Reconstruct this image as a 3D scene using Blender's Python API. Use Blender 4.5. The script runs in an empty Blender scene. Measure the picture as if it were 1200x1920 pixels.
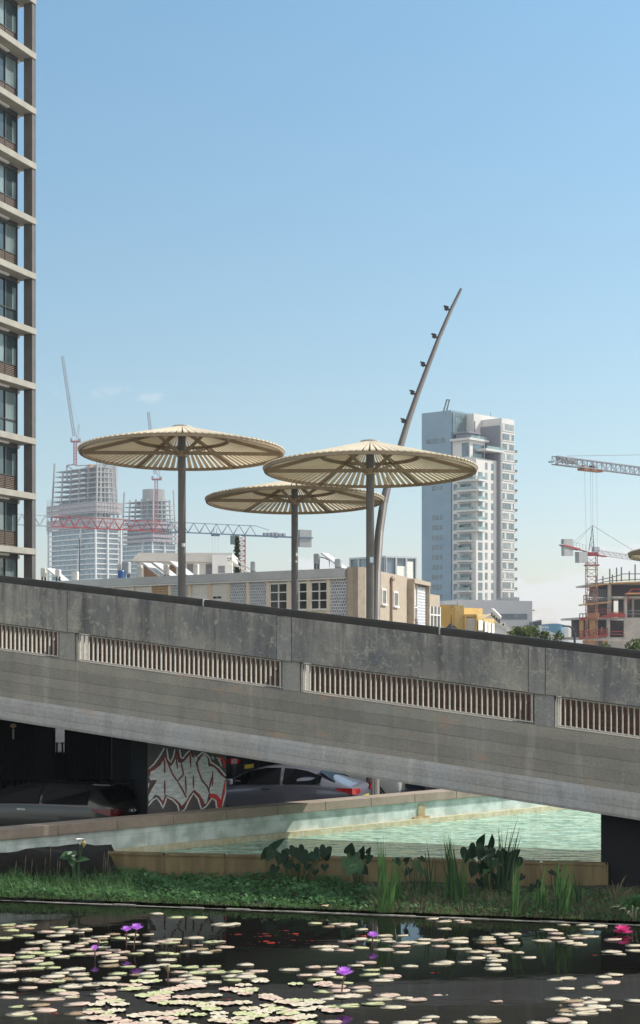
import bpy, math, random
import numpy as np
from mathutils import Vector, Matrix
R = math.radians
rnd = random.Random(7)
scene = bpy.context.scene
COL = scene.collection

# ------------------------------------------------------------------ camera, sky, sun, exposure
F_PX, HOR, EYE = 2900.0, 1190.0, 4.6
cd = bpy.data.cameras.new('camera'); cam = bpy.data.objects.new('camera', cd); COL.objects.link(cam)
cam.location = (0, 0, EYE); cam.rotation_euler = (R(90), 0, 0)
cd.sensor_fit = 'HORIZONTAL'; cd.sensor_width = 36.0; cd.lens = F_PX / 1200 * 36.0
cd.shift_y = (HOR - 960) / 1200.0
cd.sensor_fit = 'HORIZONTAL'; cd.clip_start = 0.1; cd.clip_end = 6000
scene.camera = cam
SUN_EL, SUN_AZ = 41.0, math.degrees(math.atan2(1.0, 0.35))
sdir = Vector((math.cos(R(SUN_EL)) * math.sin(R(SUN_AZ)), math.cos(R(SUN_EL)) * math.cos(R(SUN_AZ)), math.sin(R(SUN_EL))))
sl = bpy.data.lights.new('sun', 'SUN'); so = bpy.data.objects.new('sun', sl); COL.objects.link(so)
sl.energy = 4.2; sl.angle = R(0.5); sl.color = (1.0, 0.955, 0.88)
so.rotation_euler = sdir.to_track_quat('Z', 'Y').to_euler(); so.location = (30, 15, 60)
w = bpy.data.worlds.new('World'); scene.world = w; w.use_nodes = True
nt = w.node_tree; nt.nodes.clear()
def wn(t, **k):
    n = nt.nodes.new(t)
    for a, b in k.items(): setattr(n, a, b)
    return n
def wmath(op, a, b=None, c=None):
    n = wn('ShaderNodeMath', operation=op)
    for i, v in enumerate((a, b, c)):
        if v is None: continue
        if isinstance(v, (int, float)): n.inputs[i].default_value = v
        else: nt.links.new(v, n.inputs[i])
    return n.outputs[0]
sky = wn('ShaderNodeTexSky', sky_type='NISHITA', sun_disc=False)
sky.sun_elevation = R(SUN_EL); sky.sun_rotation = R(SUN_AZ)
sky.air_density = 1.0; sky.dust_density = 0.6; sky.ozone_density = 1.2; sky.altitude = 20
tc = wn('ShaderNodeTexCoord'); sp = wn('ShaderNodeSeparateXYZ'); nt.links.new(tc.outputs['Generated'], sp.inputs[0])
yy = wmath('MAXIMUM', sp.outputs[1], 0.05)
ca = wmath('DIVIDE', sp.outputs[0], yy); ce = wmath('DIVIDE', sp.outputs[2], yy)
cv = wn('ShaderNodeCombineXYZ'); nt.links.new(ca, cv.inputs[0]); nt.links.new(wmath('MULTIPLY', ce, 2.0), cv.inputs[1])
def blob(a0, e0, sa, se):
    da = wmath('DIVIDE', wmath('SUBTRACT', ca, a0), sa); de = wmath('DIVIDE', wmath('SUBTRACT', ce, e0), se)
    d2 = wmath('ADD', wmath('MULTIPLY', da, da), wmath('MULTIPLY', de, de))
    return wmath('POWER', 2.718, wmath('MULTIPLY', d2, -1.0))
n1 = wn('ShaderNodeTexNoise'); n1.inputs['Scale'].default_value = 20; n1.inputs['Detail'].default_value = 7; n1.inputs['Roughness'].default_value = 0.55
nt.links.new(cv.outputs[0], n1.inputs['Vector'])
tot = None
for (a0, e0, sa, se, k) in ((0.205, 0.052, 0.030, 0.017, 0.9), (0.145, 0.030, 0.030, 0.012, 0.85), (0.16, 0.006, 0.07, 0.010, 0.6),
                            (0.0, 0.045, 0.05, 0.012, 0.45), (-0.11, 0.154, 0.085, 0.006, 0.20), (-0.05, 0.02, 0.2, 0.02, 0.3)):
    b = wmath('MULTIPLY', blob(a0, e0, sa, se), k)
    tot = b if tot is None else wmath('ADD', tot, b)
dens = wmath('MULTIPLY', wmath('ADD', wmath('SUBTRACT', n1.outputs['Fac'], .60), wmath('MULTIPLY', tot, .30)), wmath('MINIMUM', wmath('MULTIPLY', tot, 3.0), 1.0))
dens = wmath('MINIMUM', wmath('MAXIMUM', wmath('MULTIPLY', dens, 8.0), 0.0), 0.70)
dens = wmath('MULTIPLY', dens, wmath('GREATER_THAN', sp.outputs[1], 0.06))
hz = wn('ShaderNodeMix', data_type='RGBA')           # sky tint
hz.blend_type = 'MULTIPLY'; hz.inputs[0].default_value = 1.0
nt.links.new(sky.outputs[0], hz.inputs[6]); tr_ = wn('ShaderNodeValToRGB'); nt.links.new(wmath('MULTIPLY', ce, 2.0), tr_.inputs[0])
for pos, c in ((0.0,(.93,.91,1.03,1)),(.84,(.93,1.20,1.16,1)),(.12,(.93,.94,.99,1)),(.26,(.91,.97,.92,1)),(.44,(.91,1.05,.99,1))):
    e_ = tr_.color_ramp.elements[0] if pos == 0 else (tr_.color_ramp.elements[1] if pos == .84 else tr_.color_ramp.elements.new(pos))
    e_.position = pos; e_.color = c
nt.links.new(tr_.outputs[0], hz.inputs[7])
# bright clouds added to the unseen sky behind the camera as front fill light
n2 = wn('ShaderNodeTexNoise'); n2.inputs['Scale'].default_value = 3.0; n2.inputs['Detail'].default_value = 6; nt.links.new(tc.outputs['Generated'], n2.inputs['Vector'])
bk0 = wmath('MINIMUM', wmath('MAXIMUM', wmath('MULTIPLY', wmath('SUBTRACT', n2.outputs['Fac'], .40), 7.0), 0.0), 1.0)
bk0 = wmath('MULTIPLY', bk0, wmath('MINIMUM', wmath('MAXIMUM', wmath('MULTIPLY', sp.outputs[1], -4.0), 0.0), 1.0))
mb_ = wn('ShaderNodeMix', data_type='RGBA'); nt.links.new(bk0, mb_.inputs[0]); mb_.inputs[7].default_value = (9.2, 8.9, 8.5, 1)
mx = wn('ShaderNodeMix', data_type='RGBA'); nt.links.new(dens, mx.inputs[0]); nt.links.new(hz.outputs[2], mb_.inputs[6]); nt.links.new(mb_.outputs[2], mx.inputs[6])
mx.inputs[7].default_value = (6.4, 6.45, 6.5, 1)
bg = wn('ShaderNodeBackground'); bg.inputs[1].default_value = 0.10; nt.links.new(mx.outputs[2], bg.inputs[0])
wo = wn('ShaderNodeOutputWorld'); nt.links.new(bg.outputs[0], wo.inputs[0])
scene.view_settings.view_transform = 'Standard'; scene.view_settings.look = 'None'
scene.view_settings.exposure = 0.5; scene.view_settings.gamma = 1.0; scene.view_settings.use_curve_mapping = False
scene.cycles.use_denoising = True
scene.cycles.max_bounces = 8; scene.cycles.volume_bounces = 0; scene.cycles.transparent_max_bounces = 16

# ------------------------------------------------------------------ helpers
def P(px, py, Y): return Vector(((px - 600) / F_PX * Y, Y, EYE + (HOR - py) / F_PX * Y))
FR = {}
class MB:
    def __init__(s, T=None): s.v = []; s.f = []; s.mi = []; s.T = T
    def add(s, vs, fs, mi=0):
        b = len(s.v)
        for p in vs: s.v.append(Vector(s.T(p) if s.T else p))
        for f in fs: s.f.append([b + i for i in f]); s.mi.append(mi)
        return s
    def box(s, x0, x1, y0, y1, z0, z1, mi=0):
        return s.add([(x0,y0,z0),(x1,y0,z0),(x1,y1,z0),(x0,y1,z0),(x0,y0,z1),(x1,y0,z1),(x1,y1,z1),(x0,y1,z1)],
                     [(3,2,1,0),(4,5,6,7),(0,1,5,4),(1,2,6,5),(2,3,7,6),(3,0,4,7)], mi)
    def bar(s, p, q, w, h=None, mi=0):
        h = h or w; p, q = Vector(p), Vector(q); d = (q - p).normalized()
        up = Vector((0,0,1)) if abs(d.z) < 0.95 else Vector((0,1,0))
        a = d.cross(up).normalized() * w / 2; b = a.cross(d).normalized() * h / 2
        return s.add([p-a-b, p+a-b, p+a+b, p-a+b, q-a-b, q+a-b, q+a+b, q-a+b],
                     [(0,1,2,3),(7,6,5,4),(0,4,5,1),(1,5,6,2),(2,6,7,3),(3,7,4,0)], mi)
    def tube(s, pts, rad, n=8, mi=0, flat=None):
        pts = [Vector(p) for p in pts]; m = len(pts)
        if not isinstance(rad, (list, tuple)): rad = [rad] * m
        vs = []; ref = None
        for i, p in enumerate(pts):
            d = (pts[min(i+1, m-1)] - pts[max(i-1, 0)]).normalized()
            if ref is None: ref = Vector((0,0,1)) if abs(d.z) < 0.9 else Vector((1,0,0))
            a = d.cross(ref).normalized(); b = d.cross(a).normalized(); ref = b.cross(d)*-1 if False else ref
            for k in range(n):
                t = 2*math.pi*k/n; vs.append(p + (a*math.cos(t) + b*math.sin(t))*rad[i])
        fs = [tuple(range(n-1, -1, -1)), tuple((m-1)*n + k for k in range(n))]
        for i in range(m-1):
            for k in range(n):
                fs.append((i*n+k, i*n+(k+1) % n, (i+1)*n+(k+1) % n, (i+1)*n+k))
        return s.add(vs, fs, mi)
    def lathe(s, prof, n=24, c=(0,0,0), mi=0, cap=True):
        vs = []; fs = []; m = len(prof)
        for r, z in prof:
            for k in range(n):
                t = 2*math.pi*k/n; vs.append((c[0]+r*math.cos(t), c[1]+r*math.sin(t), c[2]+z))
        for i in range(m-1):
            for k in range(n): fs.append((i*n+k, i*n+(k+1) % n, (i+1)*n+(k+1) % n, (i+1)*n+k))
        if cap: fs += [tuple(range(n-1, -1, -1)), tuple((m-1)*n+k for k in range(n))]
        return s.add(vs, fs, mi)
    def prism(s, poly, z0, z1, mi=0):
        n = len(poly)
        vs = [(x, y, z0) for x, y in poly] + [(x, y, z1) for x, y in poly]
        fs = [tuple(range(n-1, -1, -1)), tuple(range(n, 2*n))] + [(i, (i+1) % n, n+(i+1) % n, n+i) for i in range(n)]
        return s.add(vs, fs, mi)
    def profile(s, prof, u0, u1, mi=0):      # prof: (v, z) ring extruded along the first axis
        n = len(prof)
        vs = [(u0, v, z) for v, z in prof] + [(u1, v, z) for v, z in prof]
        fs = [tuple(range(n-1, -1, -1)), tuple(range(n, 2*n))] + [(i, (i+1) % n, n+(i+1) % n, n+i) for i in range(n)]
        return s.add(vs, fs, mi)
    def lattice(s, p, q, w, h, n, r, mi=0, tri=False, up=(0,0,1), mi2=None):
        p, q = Vector(p), Vector(q); d = (q-p).normalized(); upv = Vector(up)
        a = d.cross(upv).normalized(); b = a.cross(d).normalized()
        if tri: cs = [(-w/2, 0), (w/2, 0), (0, h)]
        else: cs = [(-w/2, -h/2), (w/2, -h/2), (w/2, h/2), (-w/2, h/2)]
        k = len(cs)
        for c in cs: s.bar(p+a*c[0]+b*c[1], q+a*c[0]+b*c[1], r*1.6, mi=mi)
        for i in range(n):
            p0 = p+(q-p)*(i/n); p1 = p+(q-p)*((i+1)/n)
            for j in range(k):
                c0, c1 = cs[j], cs[(j+1) % k]
                if i % 2: c0, c1 = c1, c0
                s.bar(p0+a*c0[0]+b*c0[1], p1+a*c1[0]+b*c1[1], r, mi=mi)
                s.bar(p0+a*c0[0]+b*c0[1], p0+a*c1[0]+b*c1[1], r, mi=mi)
        return s
    def build(s, name, mats, parent=None, world=False, smooth=False, sub=0, bevel=0):
        if parent is not None and world and parent.name in FR:
            inv = FR[parent.name].inverted(); vs = [inv @ p for p in s.v]
        else: vs = s.v
        me = bpy.data.meshes.new(name); me.from_pydata([tuple(p) for p in vs], [], s.f)
        if not isinstance(mats, (list, tuple)): mats = [mats]
        for m in mats: me.materials.append(m)
        if len(mats) > 1: me.polygons.foreach_set('material_index', s.mi)
        if smooth: me.polygons.foreach_set('use_smooth', [True]*len(me.polygons))
        me.update()
        o = bpy.data.objects.new(name, me); COL.objects.link(o)
        if parent is not None:
            o.parent = parent
            if parent.name in FR: FR[o.name] = FR[parent.name]
        if bevel:
            b = o.modifiers.new('bevel', 'BEVEL'); b.width = bevel; b.segments = 2; b.limit_method = 'ANGLE'
        if sub:
            m = o.modifiers.new('sub', 'SUBSURF'); m.levels = sub; m.render_levels = sub
        return o
def tag(o, label, cat, group=None):
    o['label'] = label; o['category'] = cat
    if group: o['group'] = group
    return o
def thing(name, label, cat, loc=(0,0,0), rz=0.0, group=None):
    o = bpy.data.objects.new(name, None); COL.objects.link(o); o.location = loc; o.rotation_euler = (0,0,rz)
    o.empty_display_size = 0.3
    FR[o.name] = Matrix.Translation(Vector(loc)) @ Matrix.Rotation(rz, 4, 'Z')
    return tag(o, label, cat, group)
def struct(o): o['kind'] = 'structure'; return o
def kids(o): return [c for c in list(o.children)]
def copy_tree(o, parent=None):
    c = o.copy(); COL.objects.link(c)
    if parent is not None: c.parent = parent
    for ch in kids(o): copy_tree(ch, c)
    return c
def frame(O, ex, ey=None):
    """local (a, b, z): a along ex, b along ey (outward), z up"""
    O = Vector(O); ex = Vector((ex[0], ex[1], 0)).normalized()
    ey = Vector((ey[0], ey[1], 0)).normalized() if ey else Vector((ex.y, -ex.x, 0))
    return lambda p: O + ex*p[0] + ey*p[1] + Vector((0,0,p[2]))

# ------------------------------------------------------------------ materials
def newmat(name):
    m = bpy.data.materials.new(name); m.use_nodes = True
    t = m.node_tree; b = t.nodes['Principled BSDF']; return m, t, b
def c4(c): return (c[0], c[1], c[2], 1.0)
def mat(name, col, rough=0.7, col2=None, scale=4.0, stretch=(1,1,1), bump=0.0, metal=0.0, spec=0.5, detail=5, lo=0.35, hi=0.65, trans=0.0):
    m, t, b = newmat(name); N, L = t.nodes, t.links
    b.inputs['Roughness'].default_value = rough; b.inputs['Metallic'].default_value = metal
    b.inputs['Specular IOR Level'].default_value = spec
    b.inputs['Base Color'].default_value = c4(col)
    if col2 is None: col2 = [x*0.82 for x in col]
    tc = N.new('ShaderNodeTexCoord'); mp = N.new('ShaderNodeMapping'); mp.inputs['Scale'].default_value = stretch
    L.new(tc.outputs['Object'], mp.inputs[0])
    nz = N.new('ShaderNodeTexNoise'); nz.inputs['Scale'].default_value = scale; nz.inputs['Detail'].default_value = detail
    nz.inputs['Roughness'].default_value = 0.6
    L.new(mp.outputs[0], nz.inputs['Vector'])
    rp = N.new('ShaderNodeValToRGB'); rp.color_ramp.elements[0].position = lo; rp.color_ramp.elements[1].position = hi
    rp.color_ramp.elements[0].color = c4(col2); rp.color_ramp.elements[1].color = c4(col)
    L.new(nz.outputs['Fac'], rp.inputs[0]); L.new(rp.outputs[0], b.inputs['Base Color'])
    if bump:
        bp = N.new('ShaderNodeBump'); bp.inputs['Strength'].default_value = bump; bp.inputs['Distance'].default_value = 0.02
        L.new(nz.outputs['Fac'], bp.inputs['Height']); L.new(bp.outputs[0], b.inputs['Normal'])
    if trans: 
        b.inputs['Subsurface Weight'].default_value = 0.0
    return m
def leafmat(name, col, col2, trans=0.35, rough=0.55):
    m = mat(name, col, rough, col2, scale=2.0, spec=.2); t = m.node_tree; b = t.nodes['Principled BSDF']
    tr = t.nodes.new('ShaderNodeBsdfTranslucent'); tr.inputs[0].default_value = c4([min(1, x*1.3) for x in col])
    ms = t.nodes.new('ShaderNodeMixShader'); ms.inputs[0].default_value = trans
    out = t.nodes['Material Output']
    t.links.new(b.outputs[0], ms.inputs[1]); t.links.new(tr.outputs[0], ms.inputs[2]); t.links.new(ms.outputs[0], out.inputs[0])
    return m
def glass(name, col, rough=0.08):
    return mat(name, col, rough, [x*0.6 for x in col], scale=0.35, spec=0.8, lo=0.4, hi=0.6)
# ------------------------------------------------------------------ setting: ground, water, ramp bridge
M_ground = mat('pale_paving', (.36,.34,.30), .95, (.28,.26,.23), scale=.3)
M_asphalt = mat('asphalt', (.035,.035,.036), .9, (.024,.024,.026), scale=6, bump=.2)
M_curb = mat('curb_concrete', (.36,.34,.29), .85, (.16,.15,.12), scale=9, bump=.3)
M_soil = mat('soil', (.055,.045,.035), 1.0, (.02,.017,.014), scale=7, bump=1.0)
M_darkconc = mat('dark_concrete', (.075,.073,.072), .9, (.04,.04,.042), scale=2, bump=.3)

def watermat(name, deep, scale, strength, rough, stretch, col2=None, spec=0.5, dist=.03):
    m, t, b = newmat(name); N, L = t.nodes, t.links
    b.inputs['Base Color'].default_value = c4(deep); b.inputs['Roughness'].default_value = rough; b.inputs['IOR'].default_value = 1.33
    b.inputs['Specular IOR Level'].default_value = spec
    tc = N.new('ShaderNodeTexCoord'); mp = N.new('ShaderNodeMapping'); mp.inputs['Scale'].default_value = stretch
    L.new(tc.outputs['Object'], mp.inputs[0])
    a = N.new('ShaderNodeTexNoise'); a.inputs['Scale'].default_value = scale; a.inputs['Detail'].default_value = 3; a.inputs['Distortion'].default_value = .6
    L.new(mp.outputs[0], a.inputs['Vector'])
    bp = N.new('ShaderNodeBump'); bp.inputs['Strength'].default_value = strength; bp.inputs['Distance'].default_value = dist
    L.new(a.outputs['Fac'], bp.inputs['Height']); L.new(bp.outputs[0], b.inputs['Normal'])
    if col2 is not None:
        c = N.new('ShaderNodeTexNoise'); c.inputs['Scale'].default_value = scale*1.5; c.inputs['Detail'].default_value = 6; c.inputs['Distortion'].default_value = 1.2
        L.new(mp.outputs[0], c.inputs['Vector'])
        rp = N.new('ShaderNodeValToRGB'); rp.color_ramp.elements[0].position = .38; rp.color_ramp.elements[1].position = .60
        rp.color_ramp.elements[0].color = c4(deep); rp.color_ramp.elements[1].color = c4(col2)
        L.new(c.outputs['Fac'], rp.inputs[0]); L.new(rp.outputs[0], b.inputs['Base Color'])
    return m
M_pond = watermat('pond_water', (.006,.006,.005), 1.6, .06, .02, (.8, 1.6, 1), spec=.34)
M_pool = watermat('pool_water', (.09,.25,.20), 3.6, 1.0, .05, (.5, 1.5, 1), (.52,.74,.61), dist=.2)

struct(MB().add([(-700,-50,-.62),(700,-50,-.62),(700,1400,-.62),(-700,1400,-.62)], [(0,1,2,3)]).build('ground', M_ground))
# pond edge line and the pond sheet in front of it
def pond_edge(x): return 25.57 - 0.2175*(x)
struct(MB().add([(-30,4,0),(30,4,0),(30,pond_edge(30),0),(-30,pond_edge(-30),0)], [(0,1,2,3)]).build('pond_water', M_pond))
ed = MB(frame((0, pond_edge(0), 0), (1, -.2175)))
def jit(a): return rnd.uniform(-a, a)
seg = [(-16 + i*.4) for i in range(81)]
for i in range(80):
    j = [jit(.012) for _ in range(2)]
    ed.box(seg[i], seg[i+1]-.003, -.035+jit(.008), .03+jit(.012), -.6, .008+jit(.009))
tag(ed.build('pond_curb', M_curb), 'low pale concrete kerb along the far edge of the lily pond', 'kerb')
# planting bed behind it
bed = MB()
nx, ny = 120, 18
def bed_z(x, t): return .05 + .07*t + .03*math.sin(x*2.1+t*5)*t + .02*math.sin(x*7.3+t*11)*t
vs = []; fs = []
for i in range(nx+1):
    x = -14 + 26*i/nx
    for j in range(ny+1):
        t = j/ny; y = pond_edge(x)+.10 + t*(4.2 if x > -3 else 3.6); vs.append((x, y, bed_z(x, t)))
for i in range(nx):
    for j in range(ny): a = i*(ny+1)+j; fs.append((a, a+ny+1, a+ny+2, a+1))
bed.add(vs, fs); struct(bed.build('soil', M_soil, smooth=True))
# near-black mound standing in for shadow on the left under the pool wall
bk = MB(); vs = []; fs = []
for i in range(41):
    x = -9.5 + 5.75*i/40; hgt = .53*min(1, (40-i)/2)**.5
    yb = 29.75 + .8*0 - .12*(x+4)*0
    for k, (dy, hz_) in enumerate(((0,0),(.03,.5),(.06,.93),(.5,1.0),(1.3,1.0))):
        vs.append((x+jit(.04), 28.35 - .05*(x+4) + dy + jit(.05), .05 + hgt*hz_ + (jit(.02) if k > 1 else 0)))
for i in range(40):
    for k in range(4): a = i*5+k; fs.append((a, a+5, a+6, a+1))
bk.add(vs, fs); struct(bk.build('shade_bank', mat('shade_earth', (.018,.015,.013), 1, (.008,.007,.006), scale=9, bump=1.0), smooth=True))

# pool: water wedge, low yellow front wall, painted back wall
def pool_line(x): return 33.3 + .8*x
struct(MB().add([(-4.3,29.9,.30),(5.6,27.9,.30),(20,26,.30),(22,51,.30),(-2.5,31.4,.30)], [(0,1,2,3,4)]).build('pool_water', M_pool))
M_yellow = mat('yellow_plaster', (.225,.175,.088), .9, (.125,.095,.048), scale=2.2, stretch=(2.2,2.2,.25), bump=.25, detail=7)
yw = MB(frame((-4.05,29.02,0), (9.2,-1.42)))
L_ = math.hypot(9.2,1.42); k = 0.0
while k < L_-.01:
    e = min(k+1.16, L_); yw.box(k, e-.006, -.16, 0, -.55, .48+jit(.004)); yw.box(k+.02, e-.026, -.175, .02, .481, .52); k = e
tag(yw.build('yellow_wall', M_yellow), 'low stained yellow plaster wall behind the planting bed', 'wall')
M_pwall = None
def poolwallmat():
    m, t, b = newmat('painted_blocks'); N, L = t.nodes, t.links
    tc = N.new('ShaderNodeTexCoord'); mp = N.new('ShaderNodeMapping'); mp.inputs['Rotation'].default_value = (R(90),0,0)
    L.new(tc.outputs['Object'], mp.inputs[0])
    br = N.new('ShaderNodeTexBrick'); br.inputs['Scale'].default_value = 1.0; br.inputs['Brick Width'].default_value = .62; br.inputs['Row Height'].default_value = .34
    br.inputs['Mortar Size'].default_value = .006; br.inputs['Color1'].default_value = (.68,.72,.68,1); br.inputs['Color2'].default_value = (.58,.66,.62,1); br.inputs['Mortar'].default_value = (.50,.54,.51,1)
    L.new(mp.outputs[0], br.inputs[0])
    nz = N.new('ShaderNodeTexNoise'); nz.inputs['Scale'].default_value = 3; nz.inputs['Detail'].default_value = 8; L.new(tc.outputs['Object'], nz.inputs['Vector'])
    rp = N.new('ShaderNodeValToRGB'); rp.color_ramp.elements[0].position = .38; rp.color_ramp.elements[1].position = .6
    rp.color_ramp.elements[0].color = (.55,.60,.56,1); rp.color_ramp.elements[1].color = (1,1,1,1); L.new(nz.outputs['Fac'], rp.inputs[0])
    mx = N.new('ShaderNodeMix'); mx.data_type = 'RGBA'; mx.blend_type = 'MULTIPLY'; mx.inputs[0].default_value = .8
    L.new(br.outputs[0], mx.inputs[6]); L.new(rp.outputs[0], mx.inputs[7])
    L.new(mx.outputs[2], b.inputs['Base Color']); b.inputs['Roughness'].default_value = .85
    bp = N.new('ShaderNodeBump'); bp.inputs['Strength'].default_value = .5; bp.inputs['Distance'].default_value = .02
    L.new(nz.outputs['Fac'], bp.inputs['Height']); L.new(bp.outputs[0], b.inputs['Normal'])
    return m
wl = thing('pool_wall', 'turquoise white block wall with a tan coping at the back of the pool', 'wall', (-7.0, pool_line(-7.0), 0), math.atan2(.8, 1))
MB().box(0, 26, .05, .35, -.5, .80).build('wall_face', poolwallmat(), wl)
cp = MB(); k = 0.0
while k < 26: cp.box(k, min(k+1.3, 26)-.008, -.02, .42, .803, 1.0); k += 1.3
cp.build('coping', mat('tan_coping', (.36,.285,.22), .8, (.27,.215,.17), scale=3, bump=.2), wl, bevel=.01)
M_stain = mat('ochre_scale', (.50,.42,.24), .9, (.62,.58,.44), scale=9)
MB().box(0, 26, -.035, .046, .25, .42).build('plinth', M_stain, wl)
st = MB(); st.box(11.85, 12.05, .028, .047, .42, .74); st.box(11.70, 12.2, .020, .047, .421, .47); st.build('rust_stain', mat('rust', (.36,.24,.08), .9, (.5,.42,.3), scale=14), wl)

# ------------------------------------------------------------------ ramp bridge
BO = (-5.16, 31.5, 0); BRZ = math.atan2(-.3690, .9294); SL = -.1145; W_ = 4.1
bridge = thing('ramp_bridge', 'weathered concrete ramp bridge sloping down to the right across the pond', 'bridge', BO, BRZ)
def shear(p): return Vector((p[0], p[1], p[2] + SL*p[0]))
def BM(): return MB(shear)
def concmat(name, base, dark, light, boards=False, seed=0.0, streak=.6, blue=(.13,.145,.165)):
    m, t, b = newmat(name); N, L = t.nodes, t.links
    def lk(a, bb): L.new(a, bb)
    tc = N.new('ShaderNodeTexCoord'); sp = N.new('ShaderNodeSeparateXYZ'); lk(tc.outputs['Object'], sp.inputs[0])
    ml = N.new('ShaderNodeMath'); ml.operation = 'MULTIPLY_ADD'; ml.inputs[1].default_value = -SL; lk(sp.outputs[0], ml.inputs[0]); lk(sp.outputs[2], ml.inputs[2])
    cb = N.new('ShaderNodeCombineXYZ'); lk(sp.outputs[0], cb.inputs[0]); lk(sp.outputs[1], cb.inputs[1]); lk(ml.outputs[0], cb.inputs[2])
    def noise(scale, detail, st=(1,1,1), dist=0.0, off=0.0):
        mp = N.new('ShaderNodeMapping'); mp.inputs['Scale'].default_value = st; mp.inputs['Location'].default_value = (seed+off, off, 0)
        lk(cb.outputs[0], mp.inputs[0]); n = N.new('ShaderNodeTexNoise'); n.inputs['Scale'].default_value = scale; n.inputs['Detail'].default_value = detail
        n.inputs['Roughness'].default_value = .62; n.inputs['Distortion'].default_value = dist; lk(mp.outputs[0], n.inputs['Vector']); return n.outputs['Fac']
    def ramp(f, p0, p1, c0=(0,0,0,1), c1=(1,1,1,1)):
        r = N.new('ShaderNodeValToRGB'); r.color_ramp.elements[0].position = p0; r.color_ramp.elements[1].position = p1
        r.color_ramp.elements[0].color = c0; r.color_ramp.elements[1].color = c1; lk(f, r.inputs[0]); return r.outputs[0]
    def mix(f, a, bb, mode='MIX'):
        x = N.new('ShaderNodeMix'); x.data_type = 'RGBA'; x.blend_type = mode
        for i, v in ((0, f), (6, a), (7, bb)):
            if isinstance(v, tuple): x.inputs[i].default_value = v
            elif isinstance(v, float): x.inputs[i].default_value = v
            else: lk(v, x.inputs[i])
        return x.outputs[2]
    def mul(a, bb):
        x = N.new('ShaderNodeMath'); x.operation = 'MULTIPLY'
        for i, v in enumerate((a, bb)):
            if isinstance(v, float): x.inputs[i].default_value = v
            else: lk(v, x.inputs[i])
        return x.outputs[0]
    col = mix(ramp(noise(.9, 9), .38, .66), c4(dark), c4(base))
    col = mix(mul(ramp(noise(.55, 6, off=7.0), .5, .66), .75), col, c4(blue))                      # bluish weathering patches
    col = mix(mul(ramp(noise(2.2, 8, (1.6,1.6,.16), .4, 3.0), .50, .70), streak), col, c4([x*.55 for x in dark]))   # run-off streaks
    col = mix(mul(ramp(noise(2.0, 8, (1.8,1.8,.2), .3, 13.0), .58, .74), .55), col, c4(light))
    # lime-coloured crazing
    mp = N.new('ShaderNodeMapping'); mp.inputs['Scale'].default_value = (1.5,1.5,1.9); lk(cb.outputs[0], mp.inputs[0])
    nd = N.new('ShaderNodeTexNoise'); nd.inputs['Scale'].default_value = 3.2; nd.inputs['Detail'].default_value = 5; lk(mp.outputs[0], nd.inputs['Vector'])
    va = N.new('ShaderNodeVectorMath'); va.operation = 'MULTIPLY_ADD'; va.inputs[1].default_value = (.8,.8,.8); lk(nd.outputs['Color'], va.inputs[0]); lk(mp.outputs[0], va.inputs[2])
    vo = N.new('ShaderNodeTexVoronoi'); vo.feature = 'DISTANCE_TO_EDGE'; vo.inputs['Scale'].default_value = 1.5; lk(va.outputs[0], vo.inputs['Vector'])
    cr = ramp(vo.outputs['Distance'], .012, .04, (1,1,1,1), (0,0,0,1))
    if not boards:
        msk = ramp(noise(.8, 4, off=21.0), .46, .58)
        col = mix(mul(mul(cr, msk), .55), col, c4(light))
    if not boards:     # dark run-off below the rail and lime runs near the bottom edge
        zr = ramp(ml.outputs[0], 0, 1); 
        up_ = N.new('ShaderNodeMapRange'); up_.inputs[1].default_value = 4.75; up_.inputs[2].default_value = 5.5; lk(ml.outputs[0], up_.inputs[0])
        pw = N.new('ShaderNodeMath'); pw.operation = 'POWER'; pw.inputs[1].default_value = 1.6; lk(up_.outputs[0], pw.inputs[0])
        col = mix(mul(mul(ramp(noise(5.0, 6, (1.5,1.5,.06), .2, 51.0), .47, .60), pw.outputs[0]), .62), col, c4((.095,.097,.105)))
        col = mix(mul(ramp(noise(6.0, 8, (1.4,1.4,.9), .8, 61.0), .56, .66), .5), col, c4(light))
    fine = noise(22, 5)
    col = mix(.55, col, ramp(fine, .25, .8, (.62,.62,.62,1), (1.25,1.25,1.25,1)), 'MULTIPLY')
    h = fine
    if boards:
        wv = N.new('ShaderNodeMath'); wv.operation = 'MULTIPLY'; wv.inputs[1].default_value = 1/.205; lk(ml.outputs[0], wv.inputs[0])
        nb = noise(1.2, 2, (1,1,0))
        ad = N.new('ShaderNodeMath'); ad.operation = 'MULTIPLY_ADD'; ad.inputs[1].default_value = .25; lk(nb, ad.inputs[0]); lk(wv.outputs[0], ad.inputs[2])
        fr = N.new('ShaderNodeMath'); fr.operation = 'FRACT'; lk(ad.outputs[0], fr.inputs[0])
        fl = N.new('ShaderNodeMath'); fl.operation = 'FLOOR'; lk(ad.outputs[0], fl.inputs[0])
        wn_ = N.new('ShaderNodeTexWhiteNoise'); wn_.noise_dimensions = '1D'; lk(fl.outputs[0], wn_.inputs['W'])
        col = mix(.5, col, ramp(wn_.outputs['Value'], 0, 1, (.78,.78,.79,1), (1.15,1.15,1.13,1)), 'MULTIPLY')
        ln = ramp(fr.outputs[0], .0, .10, (0,0,0,1), (1,1,1,1))
        lm = mul(ramp(noise(.7, 4, (1,1,2.5), off=31.0), .42, .55), .7)
        dk = mix(ln, c4((.55,.55,.55)), c4((1,1,1)))
        col = mix(lm, col, mix(1.0, col, dk, 'MULTIPLY'))
        rs = mul(ramp(noise(1.1, 6, (1,1,2.6), off=41.0), .60, .70), .6)
        col = mix(rs, col, c4((.46,.29,.19)))                                                # rusty / ochre patches
        bx = N.new('ShaderNodeMix'); 
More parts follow.
